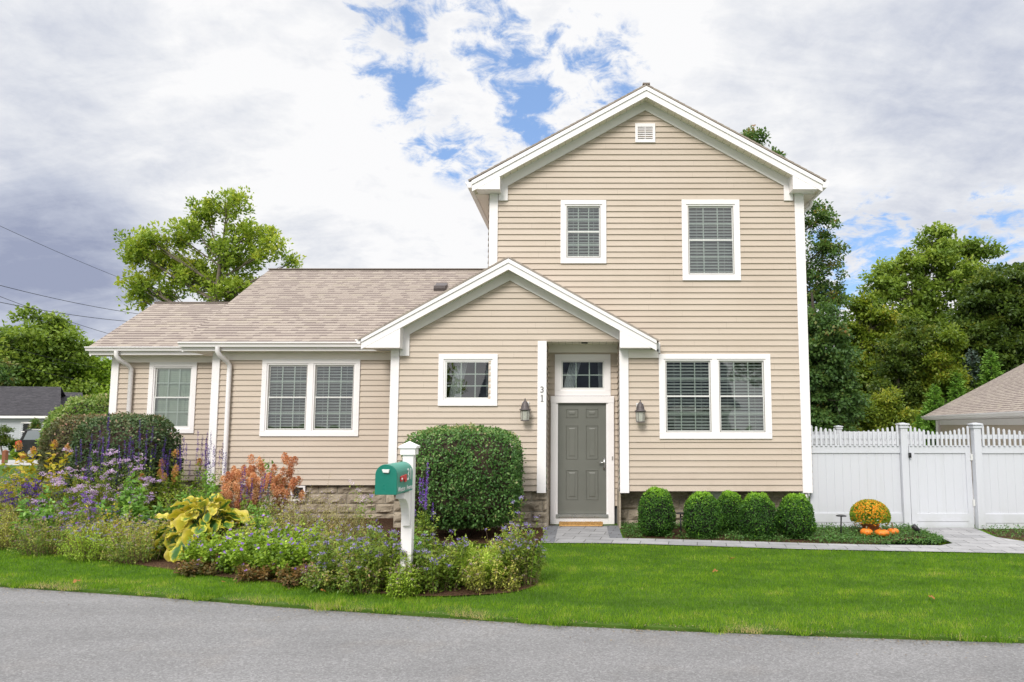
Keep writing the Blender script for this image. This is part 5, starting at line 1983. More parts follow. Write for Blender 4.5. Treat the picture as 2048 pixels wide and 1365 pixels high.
# ================================================================== TREES
def tree(label, x, y, th, tr_, lobes, lm, leaf, nclump, per, group=None, bark='bark', name='tree', seed=0, cl=.45, droop=.15, surf=2.0, tintmu=.45, lean=(0, 0), limbr=.3, zsq=.62):
    t = thing(name, label, 'tree', (x, y, GZ), 0, group)
    rs_ = np.random.default_rng(seed + 11)
    m = MB()
    pts = []
    for i in range(7):
        s = i / 6
        pts.append((lean[0] * s + .12 * math.sin(s * 5 + seed), lean[1] * s + .1 * math.cos(s * 4 + seed), th * s - (.2 if i == 0 else 0)))
    rad = [tr_ * (1.25 if i == 0 else 1 - .8 * i / 6) for i in range(7)]
    m.tube(pts, rad, 9)
    Cs, tv = [], []
    vol = np.array([l[3] * l[4] * l[5] for l in lobes]) ** .72
    vol /= vol.sum()
    for li, (dx, dy, z, rx, ry, rz) in enumerate(lobes):
        k = max(3, int(nclump * vol[li]))
        D = unit(rs_.normal(size=(k, 3)))
        q = D * (rs_.random(k) ** (1 / surf / 1.6))[:, None] * np.array([rx, ry, rz]) + np.array([dx, dy, z])
        q[:, 2] = np.maximum(q[:, 2], .4)
        Cs.append(q)
        tv.append(np.full(k, rs_.normal(0, .06)))
        # limb to the lobe
        zs = float(np.clip(z - rz * .55 - .45 * math.hypot(dx, dy), th * .18, th * .92))
        s = zs / th
        f = s * 6
        i0 = min(int(f), 5)
        st = np.array(pts[i0]) * (1 - (f - i0)) + np.array(pts[i0 + 1]) * (f - i0)
        ce = np.array([dx, dy, z + rz * .3])
        r0 = max(.03, tr_ * limbr * (1.3 - s))
        cp = curve_pts(st, ce, (dx * .05, dy * .05, -.12 * rz + .1), 5)
        m.tube(cp, list(np.linspace(r0, r0 * .35, 6)), 6, False)
        for j in range(0, k, 2):
            w = rs_.uniform(.35, .95)
            bs = np.array(cp[0]) * (1 - w) + np.array(cp[-1]) * w
            kk_ = min(5, int(w * 5))
            bs = np.array(cp[kk_])
            m.tube(curve_pts(bs, q[j], rs_.normal(0, .08, 3), 3), list(np.linspace(r0 * .35, .008, 4)), 4, False)
    m.build('trunk', MAT[bark], t)
    C = np.concatenate(Cs)
    T = np.concatenate(tv)
    n = len(C)
    sz = cl * rs_.uniform(.6, 1.35, n)
    idx = np.repeat(np.arange(n), per)
    N_ = len(idx)
    g = unit(rs_.normal(size=(N_, 3))) * (rs_.random(N_) ** .5)[:, None]
    Pp = C[idx] + g * sz[idx][:, None] * np.array([1, 1, zsq])
    Pp[:, 2] -= droop * sz[idx] * (np.linalg.norm(g[:, :2], axis=1)) ** 2
    A = unit(g * .7 + unit(rs_.normal(size=(N_, 3))) * .7 - np.array([0, 0, droop]))
    Nn = np.array([0, 0, 1.0]) + unit(rs_.normal(size=(N_, 3))) * .8
    V = leaf_verts(Pp, A, Nn, rs_.uniform(.7, 1.3, N_) * leaf, rs_.uniform(.5, .8, N_) * leaf)
    ct = rs_.normal(0, .13, n) + T
    tint = tintmu + ct[idx] + rs_.normal(0, .12, N_) + .12 * g[:, 2]
    np_mesh('crown', V, 4, MAT[lm], np.repeat(np.clip(tint, 0, 1), 4), t)
    return t


def lob(Y, x, y, items):
    """lobes given by where they stand: (u, v, ru, rv, depth offset)"""
    out = []
    for (u, v, ru, rv, dd) in items:
        q = at(u, v, Y + dd)
        k = (Y + dd) / PX
        out.append((q.x - x, q.y - y, q.z - GZ, ru * k, (ru + rv) / 2 * k, rv * k))
    return out


# big tree behind the left roofs
Y = 30
x = at(440, 600, Y).x
tree('tall airy tree with yellowing leaves rising behind the left wing roofs', x, Y, 9.6, .26, lob(Y, x, Y, [
    (455, 410, 42, 38, 0), (415, 430, 40, 28, .5), (385, 455, 42, 24, 0), (500, 470, 45, 34, .3), (540, 505, 38, 26, 0), (590, 527, 16, 14, .2), (470, 520, 70, 44, .6), (300, 490, 46, 30, 0), (265, 505, 30, 36, .3), (330, 530, 62, 42, .8),
    (275, 570, 44, 24, 0), (400, 560, 70, 42, .9), (470, 590, 80, 40, .6), (310, 590, 56, 24, .4), (285, 605, 30, 12, 0), (360, 480, 34, 24, .5)]), 'lf_autumn', .16, 340, 64, seed=1, cl=.31, surf=1.3, tintmu=.52, limbr=.42, zsq=1.15, droop=-.45)
# row beyond the neighbour's roof
Y = 60
for i, (lab, u, items, lm_) in enumerate([
    ('bright green tree beyond the grey roof, the one cut by the photo edge', 0, [(10, 690, 70, 50, 0), (-30, 740, 80, 50, 0), (40, 760, 70, 50, 1), (20, 820, 90, 40, 0)], 'lf_mid'),
    ('tallest bright green tree beyond the neighbouring grey roof', 95, [(88, 640, 45, 30, 0), (60, 680, 60, 38, 1), (120, 690, 55, 38, 0), (90, 730, 80, 44, 0), (110, 780, 80, 44, 0), (80, 830, 80, 40, 0)], 'lf_mid'),
    ('lower bright green tree between the grey roof and the house end', 180, [(160, 715, 44, 34, 0), (195, 740, 44, 36, 1), (215, 780, 60, 44, 0), (160, 780, 60, 44, 0), (190, 830, 80, 40, 0)], 'lf_bright')]):
    x = at(u, 800, Y + i * 3).x
    tree(lab, x, Y + i * 3, 8.5, .3, lob(Y + i * 3, x, Y + i * 3, items), lm_, .36, 240, 70, 'trees beyond the grey roofed house', seed=20 + i, cl=.85, surf=1.2)
x = at(-5, 740, 52).x
tree('dark conifer at the photo edge beside the grey roof', x, 52, 6, .2, lob(52, x, 52, [(-8, 745, 22, 30, 0), (-10, 790, 34, 40, 0), (-10, 830, 40, 30, 0)]), 'lf_birch', .30, 70, 80, seed=31, cl=.8, bark='barkdark')

# right hand side
Y = 29
x = at(1560, 600, Y).x
tree('tall dark birch whose twigs show over the main roof and along the house corner', x, Y, 12.5, .22, lob(Y, x, Y, [
    (1505, 285, 40, 28, 0), (1500, 340, 80, 40, 0), (1640, 445, 38, 24, 0), (1600, 420, 60, 30, .4), (1655, 500, 34, 36, 0), (1560, 500, 90, 60, .5), (1630, 560, 56, 46, 0), (1665, 600, 26, 36, .3), (1600, 640, 80, 60, .4)]), 'lf_birch', .14, 330, 75, seed=41, cl=.34, surf=1.4, tintmu=.42, bark='barkdark')
x = at(1630, 700, 26).x
tree('dark drooping tree close behind the house corner', x, 26, 6.8, .2, lob(26, x, 26, [(1640, 660, 52, 60, 0), (1665, 720, 50, 56, 0), (1610, 740, 70, 60, .4), (1650, 790, 60, 54, 0), (1690, 800, 36, 50, .2), (1640, 850, 70, 36, 0)]), 'lf_birch', .14, 330, 90, seed=43, cl=.33, surf=1.3, tintmu=.34, bark='barkdark', droop=.5)
Y = 42
x = at(1860, 700, Y).x
tree('tall bright green tree standing highest against the sky beyond the fence', x, Y, 11, .3, lob(Y, x, Y, [
    (1880, 480, 44, 30, 0), (1920, 500, 50, 26, .6), (1970, 500, 34, 18, 0), (1850, 520, 60, 36, 0), (1790, 540, 46, 28, .4), (1760, 570, 40, 26, 0), (1900, 560, 70, 40, 0), (1940, 560, 50, 36, .5), (1820, 590, 60, 40, 0),
    (1750, 620, 40, 24, 0), (1880, 640, 80, 40, 0), (1800, 650, 70, 36, 0)]), 'lf_mid', .24, 360, 75, seed=45, cl=.48, surf=1.4, tintmu=.5, limbr=.42)
Y = 35
x = at(2030, 700, Y).x
tree('broad dark maple behind the neighbouring garage roof', x, Y, 7.6, .35, lob(Y, x, Y, [
    (1990, 565, 60, 36, 0), (2040, 560, 60, 40, .5), (1950, 610, 50, 44, 0), (2020, 630, 80, 50, 0), (1930, 680, 56, 50, 0), (2000, 710, 90, 56, -.5), (2070, 650, 70, 70, 0), (1950, 760, 70, 50, 0), (2050, 760, 90, 56, 0)]), 'lf_dark', .20, 480, 88, seed=47, cl=.44, surf=1.2, tintmu=.36, bark='barkdark')
Y = 38
x = at(1725, 700, Y).x
tree('slim olive-green tree between the dark drooping tree and the tall bright one', x, Y, 6.5, .2, lob(Y, x, Y, [
    (1715, 615, 34, 24, 0), (1750, 640, 40, 26, 0), (1710, 670, 50, 40, .5), (1760, 700, 50, 40, 0), (1720, 750, 60, 44, 0), (1770, 780, 60, 44, 0), (1720, 820, 70, 40, 0)]), 'lf_olive', .20, 300, 75, seed=49, cl=.46, surf=1.3, tintmu=.45)
Y = 34
x = at(1800, 780, Y).x
tree('dark olive tree in the shaded middle of the wood beyond the gate', x, Y, 5.0, .2, lob(Y, x, Y, [
    (1830, 670, 50, 34, 0), (1800, 720, 60, 44, 0), (1850, 740, 50, 44, .4), (1800, 790, 70, 44, 0), (1850, 810, 60, 40, 0), (1820, 850, 90, 34, 0)]), 'lf_dark', .17, 340, 80, seed=51, cl=.40, surf=1.2, tintmu=.5, bark='barkdark')
Y = 33
x = at(1890, 760, Y).x
tree('olive-green tree with turning leaves beside the spruce', x, Y, 4.8, .18, lob(Y, x, Y, [(1890, 690, 34, 40, 0), (1880, 750, 40, 44, 0), (1905, 790, 40, 40, 0), (1880, 840, 50, 34, 0)]), 'lf_olive', .15, 150, 110, seed=53, cl=.38, surf=1.2, tintmu=.48)
x = at(1765, 830, 30).x
tree('low olive shrub-like tree just over the fence in front of the wood', x, 30, 2.6, .1, lob(30, x, 30, [(1770, 800, 26, 26, 0), (1790, 830, 34, 26, 0), (1755, 845, 30, 20, 0)]), 'lf_olive', .12, 80, 90, seed=55, cl=.30, surf=1.2, tintmu=.5)
x = at(1715, 840, 30).x
tree('low bushy tree rising directly behind the far fence post', x, 30, 2.4, .1, lob(30, x, 30, [(1700, 800, 34, 30, 0), (1735, 825, 34, 30, 0), (1690, 850, 50, 22, 0), (1745, 860, 50, 16, 0)]), 'lf_olive', .12, 110, 100, seed=56, cl=.32, surf=1.2, tintmu=.4)
# wood closing the view behind
for i, (lab, u, Yw, top, w) in enumerate([('deep green tree far back in the wood behind the slim olive tree', 1700, 52, 640, 90), ('deep green tree far back behind the tall bright tree', 1830, 54, 610, 100), ('deep green tree far back behind the dark maple', 1960, 54, 620, 110), ('deep green tree far back at the edge of the wood', 2070, 52, 600, 110)]):
    x = at(u, 800, Yw).x
    tree(lab, x, Yw, 8, .3, lob(Yw, x, Yw, [(u, top + 50, w * .6, 50, 0), (u - w * .3, top + 110, w * .6, 60, 0), (u + w * .3, top + 120, w * .6, 60, 0), (u, top + 190, w, 60, 0), (u, top + 240, w, 50, 0)]), 'lf_dark', .34, 150, 90, 'trees closing the wood behind', seed=60 + i, cl=.95, surf=1.0, tintmu=.3, bark='barkdark')


def conifer(label, u, Y, vtop, wpx, lm_, leaf, n, name='conifer', tintmu=.5):
    p = at(u, vtop, Y)
    h = p.z - GZ
    r = wpx * Y / PX / 2
    t = thing(name, label, 'tree', (p.x, Y, GZ))
    m = MB()
    m.tube([(0, 0, -.1), (0, 0, h * .97)], [.09, .012], 7)
    nb = int(h * 16)
    br = []
    for i in range(nb):
        s = (i + .5) / nb
        a = i * 2.4
        L = r * (1 - s) ** .85 * rng.uniform(.75, 1.1) + .06
        z = .15 + (h - .2) * s
        e = np.array([L * math.cos(a), L * math.sin(a), z + L * .25])
        m.tube([(0, 0, z), tuple(e)], [.015, .004], 4, False)
        br.append((np.array([0, 0, z]), e, L))
    m.build('trunk', MAT['barkdark'], t)
    w = np.array([b_[2] for b_ in br])
    k = rng.choice(len(br), n, p=w / w.sum())
    S0 = np.array([b_[0] for b_ in br])[k]
    S1 = np.array([b_[1] for b_ in br])[k]
    f = rng.beta(2, 1.1, n)[:, None]
    C = S0 * (1 - f) + S1 * f + rng.normal(0, .05, (n, 3)) * (1 + w[k][:, None])
    A = unit(unit(S1 - S0) + rdir(n) * .7)
    V = leaf_verts(C, A, rdir(n) + np.array([0, 0, .8]), rng.uniform(.7, 1.3, n) * leaf, rng.uniform(.3, .5, n) * leaf)
    tint = tintmu + rng.normal(0, .12, n) + (f[:, 0] - .6) * .4 + np.repeat(rng.normal(0, .08, len(br)), 1)[k]
    np_mesh('crown', V, 4, MAT[lm_], np.repeat(np.clip(tint, 0, 1), 4), t)


conifer('blue-grey spruce rising behind the arborvitaes', 1943, 34, 700, 100, 'lf_spruce', .16, 9000, 'spruce_tree')
conifer('bright arborvitae nearest the gate post, behind the fence', 1868, 31.5, 770, 80, 'lf_arbor', .14, 8000, 'arborvitae', .5)
conifer('bright arborvitae between gate and garage roof corner', 1912, 32, 745, 80, 'lf_arbor', .14, 8000, 'arborvitae', .45)
conifer('bright arborvitae with a thin leader above the garage roof', 1980, 33, 700, 110, 'lf_arbor', .15, 9000, 'arborvitae', .5)
conifer('short bright arborvitae just left of the garage eave', 1840, 32, 830, 60, 'lf_arbor', .13, 5000, 'arborvitae', .55)

# ================================================================== GARAGE at the right
gar = thing('garage', 'neighbouring beige garage with a shingle roof beyond the fence', 'garage', (0, 0, 0))
A_ = Vector((at(1848, 838, 29.5).x, 29.5, 2.20))
B_ = Vector((at(2048, 825, 17).x + .25, 15.6, 2.20))
eu = (B_ - A_).normalized()
en = Vector((-eu.y, eu.x, 0))
if en.x < 0:
    en = -en
Hh = 5.0
ri0 = A_ + en * Hh + Vector((0, 0, Hh * .55))
ri1 = B_ + en * Hh + Vector((0, 0, Hh * .55))
shingles('roof', A_, B_, ri1, ri0, gar)
shingles('roof', B_ + en * 2 * Hh, A_ + en * 2 * Hh, ri0, ri1, gar)
gutter(gar, A_ + Vector((0, 0, .03)), B_ + Vector((0, 0, .03)), -en, .13, .12)
m = MB()
q0, q1 = A_ + en * .5 + eu * .35, B_ + en * .5 - eu * .2
for (a, c) in ((q0, q1), (q1, q1 + en * (2 * Hh - 1)), (q1 + en * (2 * Hh - 1), q0 + en * (2 * Hh - 1)), (q0 + en * (2 * Hh - 1), q0)):
    m.add([Vector((a.x, a.y, GZ)), Vector((c.x, c.y, GZ)), Vector((c.x, c.y, 2.05)), Vector((a.x, a.y, 2.05))], [(0, 1, 2, 3)])
for q in (q0, q1):
    f0, f1, f2 = q, q + en * (2 * Hh - 1), q + en * (Hh - .5)
    m.add([Vector((f0.x, f0.y, 2.05)), Vector((f1.x, f1.y, 2.05)), Vector((f2.x, f2.y, 2.2 + Hh * .55 - .05))], [(0, 1, 2)])
m.build('wall', MAT['siding'], gar)
m = MB()
z0, z1 = 2.07, 2.20
for (w0, w1, za, zb) in ((0, .5, 2.055, 2.07),):
    a, bq = A_ + en * w0, B_ + en * w0
    c, d = B_ + en * w1, A_ + en * w1
    m.add([Vector((p.x, p.y, 2.06)) for p in (a, bq, c, d)], [(0, 1, 2, 3)])
m.build('soffit', MAT['white'], gar)
m = MB()
for off, za, zb in ((.004, 2.06, 2.2), (.47, 1.86, 2.05)):
    a, bq = A_ + en * off, B_ + en * off
    if off > .1:
        a = a + eu * .3
    m.add([Vector((a.x, a.y, za)), Vector((bq.x, bq.y, za)), Vector((bq.x, bq.y, zb)), Vector((a.x, a.y, zb))], [(0, 1, 2, 3)])
m.build('fascia', MAT['white'], gar)
m = MB()
m.tube([q0 - en * .03, q0 - en * .03 + Vector((0, 0, .01))], .01, 4)
cbx = q0 - en * .02
m.box(cbx.x - .09, cbx.x + .09, cbx.y - .09, cbx.y + .09, GZ, 2.04)
m.build('corner_board', MAT['white'], gar)

b = MB()  # unseen pale sheet, added to keep green bounce off the garage gutter
b.add([(7.2, 14.0, GZ + .006), (14.5, 14.0, GZ + .006), (17.0, 31.0, GZ + .006), (7.2, 31.0, GZ + .006)], [(0, 1, 2, 3)])
tag(b.build('added_bounce_sheet', MAT['concrete']), kind='structure')

# ================================================================== NEIGHBOUR at the left
nh = thing('neighbour_house', 'white house with charcoal roof and dark shutters across the side street', 'house', (0, 0, 0))
E0, E1 = at(14, 832, 46), at(84, 838, 46.5)
zE = E0.z
du = Vector((E1.x - E0.x, E1.y - E0.y, 0)).normalized()
E0v = Vector((E0.x, E0.y, zE)) - du * 7.5
E1v = Vector((E0.x, E0.y, zE)) + du * 3.0
R1 = at(122, 776, 52)
R0 = R1 - du * 10.5 + Vector((0, 0, .0))
shingles('roof', E0v, E1v, R1, R0, nh, 'roof_gray', .06)
back = (R1 - E1v)
Bk1 = R1 + Vector((back.x * .6, back.y, 0)) - Vector((0, 0, R1.z - zE))
Bk0 = Bk1 - du * 10.5
shingles('roof', Bk1, Bk0, R0, R1, nh, 'roof_gray', .06)
m = MB()
ws, we = E0v + du * .25 + Vector((0, .35, 0)), E1v - du * .3 + Vector((0, .35, 0))
m.add([Vector((ws.x, ws.y, GZ)), Vector((we.x, we.y, GZ)), Vector((we.x, we.y, zE)), Vector((ws.x, ws.y, zE))], [(0, 1, 2, 3)])
we2 = Vector((Bk1.x, Bk1.y - .3, 0)) - du * .3
m.add([Vector((we.x, we.y, GZ)), Vector((we2.x, we2.y, GZ)), Vector((we2.x, we2.y, zE)), Vector((R1.x - du.x * .3, R1.y, R1.z - .05)), Vector((we.x, we.y, zE))], [(0, 1, 2, 3, 4)])
for k in range(1, 20):
    z = GZ + k * .12
    if z < zE - .05:
        m.add([Vector((ws.x, ws.y - .02, z)), Vector((we.x, we.y - .02, z)), Vector((we.x, we.y - .002, z + .11)), Vector((ws.x, ws.y - .002, z + .11))], [(0, 1, 2, 3)])
m.build('wall', MAT['nsiding'], nh)
m = MB()
m.add([Vector((E0v.x, E0v.y - .03, zE - .16)), Vector((E1v.x, E1v.y - .03, zE - .16)), Vector((E1v.x, E1v.y - .03, zE)), Vector((E0v.x, E0v.y - .03, zE))], [(0, 1, 2, 3)])
m.build('fascia', MAT['white'], nh)
cx_ = at(14, 870, 46.3)
xbox('corner_board', 'white', nh, (cx_.x - .02, cx_.x + .2, ws.y - .06, ws.y - .02, GZ, zE - .16))
wx = at(42, 870, 46.2)
yy = ws.y + (we.y - ws.y) * ((wx.x - ws.x) / (we.x - ws.x))
wn = xbox('window', 'white', nh, (wx.x - .42, wx.x - .30, yy - .09, yy - .03, .80, 2.05), (wx.x + .30, wx.x + .42, yy - .09, yy - .03, .80, 2.05), (wx.x - .30, wx.x + .30, yy - .09, yy - .03, 1.95, 2.05), (wx.x - .30, wx.x + .30, yy - .09, yy - .03, .80, .88), (wx.x - .30, wx.x + .30, yy - .08, yy - .03, 1.38, 1.44))
xbox('pane', 'carpaint', wn, (wx.x - .30, wx.x + .30, yy - .055, yy - .04, .88, 1.95))
for dx in (-.72, .44):
    xbox('shutter', 'shutter', nh, (wx.x + dx, wx.x + dx + .28, yy - .085, yy - .03, .72, 2.1))
# lower rear wing roof
W0, W1 = at(85, 785, 54), at(165, 787, 54)
Wf0, Wf1 = at(75, 830, 50.5), at(172, 834, 50.5)
shingles('wing_roof', Wf0, Wf1, W1, W0, nh, 'roof_gray', .05)
m = MB()
m.add([(Wf1.x - .2, 50.6, GZ), (W1.x - .2, 57, GZ), (W1.x - .2, 57, Wf1.z), (W1.x - .2, 54, W1.z), (Wf1.x - .2, 50.6, Wf1.z)], [(0, 1, 2, 3, 4)])
m.add([(Wf0.x, 50.7, GZ), (Wf1.x - .2, 50.7, GZ), (Wf1.x - .2, 50.7, Wf1.z), (Wf0.x, 50.7, Wf0.z)], [(0, 1, 2, 3)])
m.build('wing_wall', MAT['nsiding'], nh)

tree('leafy tree across the road, mirrored in the small nine-pane window', -9.5, -13.0, 4.6, .2, [(0, 0, 4.6, 2.2, 2.2, 1.8), (-1.2, .5, 3.6, 1.8, 1.8, 1.5), (1.2, -.4, 3.7, 1.8, 1.8, 1.5)], 'lf_mid', .22, 60, 80, seed=81, cl=.6)
tree('tall tree across the road, mirrored in the upstairs windows', 13.5, -22.0, 9.0, .3, [(0, 0, 9.2, 3.2, 3.0, 2.8), (-1.6, .5, 7.0, 2.8, 2.6, 2.2), (1.6, -.4, 7.2, 2.8, 2.6, 2.2)], 'lf_dark', .3, 80, 80, seed=82, cl=.8)
# small plants by the neighbour
x = at(8, 880, 43).x
tree('small thin tree in front of the white neighbouring house', x, 43, 1.5, .06, lob(43, x, 43, [(8, 865, 16, 14, 0), (0, 880, 18, 14, 0), (16, 882, 12, 10, 0)]), 'lf_dark', .10, 40, 70, seed=71, cl=.22)
def blob(label, u, Y, v0, v1, w, lm_, n, ll):
    a, c = at(u, v0, Y), at(u, v1, Y)
    r = w * Y / PX / 2
    clipped('round_bush', label, 'bush', a.x, Y, r, r, c.z - GZ, a.z - GZ, 2.2, MAT[lm_], n, ll, seed=u)
blob('round dark bush below the neighbouring window', 40, 44, 880, 912, 30, 'lf_bush', 1800, .09)
blob('low bright bush at the foot of the dark round one', 40, 42, 897, 916, 26, 'lf_bright', 1200, .09)
conifer('dark green cone-shaped evergreen between the neighbouring house and the parked car', 72, 45, 838, 34, 'lf_birch', .16, 4000, 'evergreen_shrub', .5)
pst = at(9, 928, 36)
m = MB()
m.box(-.09, .09, -.09, .09, 0, .62)
m.add([(-.09, -.09, .62), (.09, -.09, .62), (.09, .09, .62), (-.09, .09, .62), (0, 0, .68)], [(0, 1, 4), (1, 2, 4), (2, 3, 4), (3, 0, 4)])
o = m.build('wooden_post', MAT['redwood'])
o.location = (pst.x, 36, GZ)
tag(o, 'short red-brown wooden post at the side street', 'post')

# parked car, tail to the left
cp = at(50, 908, 41)
car = thing('parked_car', 'black sport utility vehicle parked with its tail showing past the dark clipped shrubs', 'car', (cp.x + .02, 41, GZ), R(8))
prof = [(0, .45), (.03, .38), (4.5, .38), (4.62, .5), (4.6, .85), (4.45, .98), (3.4, 1.06), (2.75, 1.58), (2.4, 1.66), (.75, 1.70), (.40, 1.64), (.12, 1.02), (.0, .95)]
m = MB()
m.prism_y(prof, -.9, .9)
m.build('body', MAT['carpaint'], car, bevel=.06)
m = MB()
m.prism_y([(.36, 1.08), (3.2, 1.08), (2.72, 1.53), (2.4, 1.60), (.8, 1.62), (.56, 1.58)], -.912, -.903)
m.build('side_window', MAT['carglass'], car)
m = MB()
m.add([(.135, -.72, 1.06), (.135, .72, 1.06), (.385, .66, 1.60), (.385, -.66, 1.60)], [(3, 2, 1, 0)])
for v in range(4):
    pass
o = m.build('rear_window', MAT['carglass'], car)
o.location.x = -.02
for s in (-1, 1):
    m = MB()
    y0, y1 = (-.93, -.66) if s < 0 else (.66, .93)
    m.prism_y([(-.02, .80), (.26, .86), (.30, 1.02), (.14, 1.05), (-.02, .98)], y0, y1)
    m.build('taillight', MAT['taillight'], car)
m = MB()
m.box(-.06, .10, -.88, .88, .40, .58)
m.build('rear_bumper', MAT['rim'], car, bevel=.03)
for wx_ in (.85, 3.7):
    for s in (-1, 1):
        m = MB()
        m.tube([(wx_, s * .70, .33), (wx_, s * .92, .33)], .34, 24)
        w_ = m.build('wheel', MAT['tyre'], car)
        m = MB()
        m.tube([(wx_, s * .915, .33), (wx_, s * .935, .33)], .21, 16)
        m.build('rim', MAT['rim'], w_)


# ================================================================== HOUSE ACROSS THE ROAD (mirrored in the windows)
oh = thing('opposite_house', 'white house with a slate-blue roof across the road, mirrored in the front windows', 'house', (0, 0, 0))
MAT['roof_blue'] = shingle_mat('slate_shingles', [(.06, .075, .10), (.075, .09, .12), (.09, .105, .14), (.08, .095, .125)], (.03, .035, .045))
OY = -17.0
shingles('roof', (9.5, OY + .4, 2.9), (-6.5, OY + .4, 2.9), (-6.5, OY - 4.2, 6.3), (9.5, OY - 4.2, 6.3), oh, 'roof_blue', .05)
shingles('roof', (-6.5, OY - 8.8, 2.9), (9.5, OY - 8.8, 2.9), (9.5, OY - 4.2, 6.3), (-6.5, OY - 4.2, 6.3), oh, 'roof_blue', .05)
m = MB()
m.box(-6.1, 9.1, OY - 8.4, OY, GZ, 2.95)
for xx in (-6.1, 9.1):
    m.add([(xx, OY, 2.95), (xx, OY - 8.4, 2.95), (xx, OY - 4.2, 6.05)], [(0, 1, 2)])
m.build('wall', MAT['nsiding'], oh)
for xx in (-3.5, -.3, 5.2):
    wq = xbox('window', 'white', oh, (xx - .6, xx + .6, OY + .005, OY + .05, .9, 2.3))
    xbox('pane', 'dark', wq, (xx - .5, xx + .5, OY + .051, OY + .06, 1.0, 2.2))
# gabled dormers with white trim
for xx in (-1.6, 4.0):
    q = MB()
    q.prism_y([(xx - 1.0, 3.6), (xx + 1.0, 3.6), (xx + 1.0, 4.9), (xx, 5.7), (xx - 1.0, 4.9)], OY - 3.2, OY - .5)
    dq = q.build('dormer', MAT['nsiding'], oh)
    xbox('dormer_window', 'dark', dq, (xx - .45, xx + .45, OY - .498, OY - .48, 3.8, 4.8))
xbox('fascia', 'white', oh, (-6.5, 9.5, OY + .41, OY + .44, 2.72, 2.93))

# ================================================================== WIRES
def wire(label, p0, p1, r, sag):
    pts = []
    for i in range(17):
        t = i / 16
        q = p0.lerp(p1, t)
        pts.append(q - Vector((0, 0, sag * 4 * t * (1 - t))))
    m = MB()
    m.tube(pts, r, 5)
    o = m.build('power_line', MAT['wire'])
    tag(o, label, 'power line', 'overhead wires beside the house')


wire('highest overhead wire running down toward the tall tree', at(-120, 395, 24), at(330, 590, 34), .008, .15)
wire('second overhead wire, heading behind the end roof ridge', at(-120, 538, 26), at(330, 635, 36), .012, .22)
wire('overhead wire crossing the others down toward the eave', at(-120, 545, 26), at(300, 690, 36), .010, .2)
wire('lowest dark overhead wire passing over the bright green trees', at(-120, 578, 27), at(330, 648, 36), .013, .25)
wire('thin grey overhead wire drawn across the bright green trees', at(-120, 655, 30), at(300, 755, 40), .008, .2)
wire('faint overhead wire low across the bright green trees', at(-120, 690, 30), at(300, 785, 40), .008, .2)

# ================================================================== SKY, SUN, CAMERA
SUN_EL, SUN_AZ = R(38), R(197)      # azimuth clockwise from +Y: behind the camera, a little to the left
world = bpy.data.worlds.new('World')
scene.world = world
world.use_nodes = True
nt = world.node_tree
nt.nodes.clear()
N = NT(nt)
out = N.n('ShaderNodeOutputWorld')
bg = N.n('ShaderNodeBackground')
bg.inputs['Strength'].default_value = .1
sky = N.n('ShaderNodeTexSky', sky_type='NISHITA')
sky.sun_disc = False
sky.sun_elevation = SUN_EL
sky.sun_rotation = SUN_AZ
sky.air_density = 1.0
sky.dust_density = .6
sky.ozone_density = 1.5
d = N.n('ShaderNodeTexCoord').outputs['Generated']
sep = N.n('ShaderNodeSeparateXYZ')
N.link(d, sep.inputs[0])
dz = N.m('MAXIMUM', sep.outputs[2], 0.0)
den = N.m('ADD', dz, .30)
cv = N.n('ShaderNodeCombineXYZ')
N.link(N.m('DIVIDE', sep.outputs[0], den), cv.inputs[0])
N.link(N.m('DIVIDE', sep.outputs[1], den), cv.inputs[1])
pl = cv.outputs[0]


def dirvec(u, v):
    q = at(u, v, 1.0) - Vector((0, 0, CAM_H))
    return tuple(q.normalized())


def spot(u, v, r_px, amp, ell=None):
    dv = dirvec(u, v)
    dt = N.vm('DISTANCE', d, dv).outputs['Value']
    s = r_px / F_PX
    g = N.m('POWER', 2.71828, N.m('MULTIPLY', N.m('POWER', N.m('DIVIDE', dt, s), 2.0), -1.0))
    return N.m('MULTIPLY', g, amp)


def total(lst):
    r = lst[0]
    for q in lst[1:]:
        r = N.m('ADD', r, q)
    return r


n_big = N.noise(pl, 1.6, 8, .58, .3)
n_mid = N.noise(pl, 5.5, 8, .62, .25)
n_puff = N.noise(pl, 15.0, 7, .66, .5)
open_ = total([spot(730, 30, 70, .26), spot(815, 95, 75, .40), spot(880, 180, 105, .62), spot(980, 110, 80, .52), spot(950, 290, 70, .38), spot(1090, 140, 90, .60), spot(1190, 165, 95, .62), spot(1070, 240, 75, .40), spot(880, 255, 50, .28),
               spot(1700, 500, 80, .50), spot(1690, 570, 70, .50), spot(1980, 480, 90, .40), spot(1800, 440, 60, .22)])
close = total([spot(930, 185, 42, .42), spot(960, 225, 36, .3), spot(1150, 185, 55, .40), spot(760, 90, 40, .26), spot(900, 70, 46, .40)])
blue = N.m('ADD', N.m('SUBTRACT', N.m('MINIMUM', open_, .44), N.m('MULTIPLY', close, .8)), N.m('ADD', N.m('MULTIPLY', N.m('SUBTRACT', n_mid, .5), 1.7), N.m('MULTIPLY', N.m('SUBTRACT', n_puff, .5), 1.5)))
blue = N.m('MULTIPLY', N.ss(blue, .20, .60), N.ss(open_, .06, .22))
shade = total([spot(110, 570, 150, .38), spot(30, 480, 150, .20), spot(200, 520, 110, .12), spot(640, 500, 130, .12), spot(1900, 200, 260, .17), spot(1750, 120, 160, .08), spot(150, 120, 220, .12), spot(40, 200, 150, .08), spot(1980, 350, 160, .10), spot(360, 330, 120, .06)])
light = total([spot(480, 150, 220, .12), spot(800, 400, 180, .12), spot(1250, 60, 200, .10), spot(250, 330, 140, .08), spot(1620, 320, 140, .10)])
br_ = N.m('ADD', N.m('SUBTRACT', .925, shade), light)
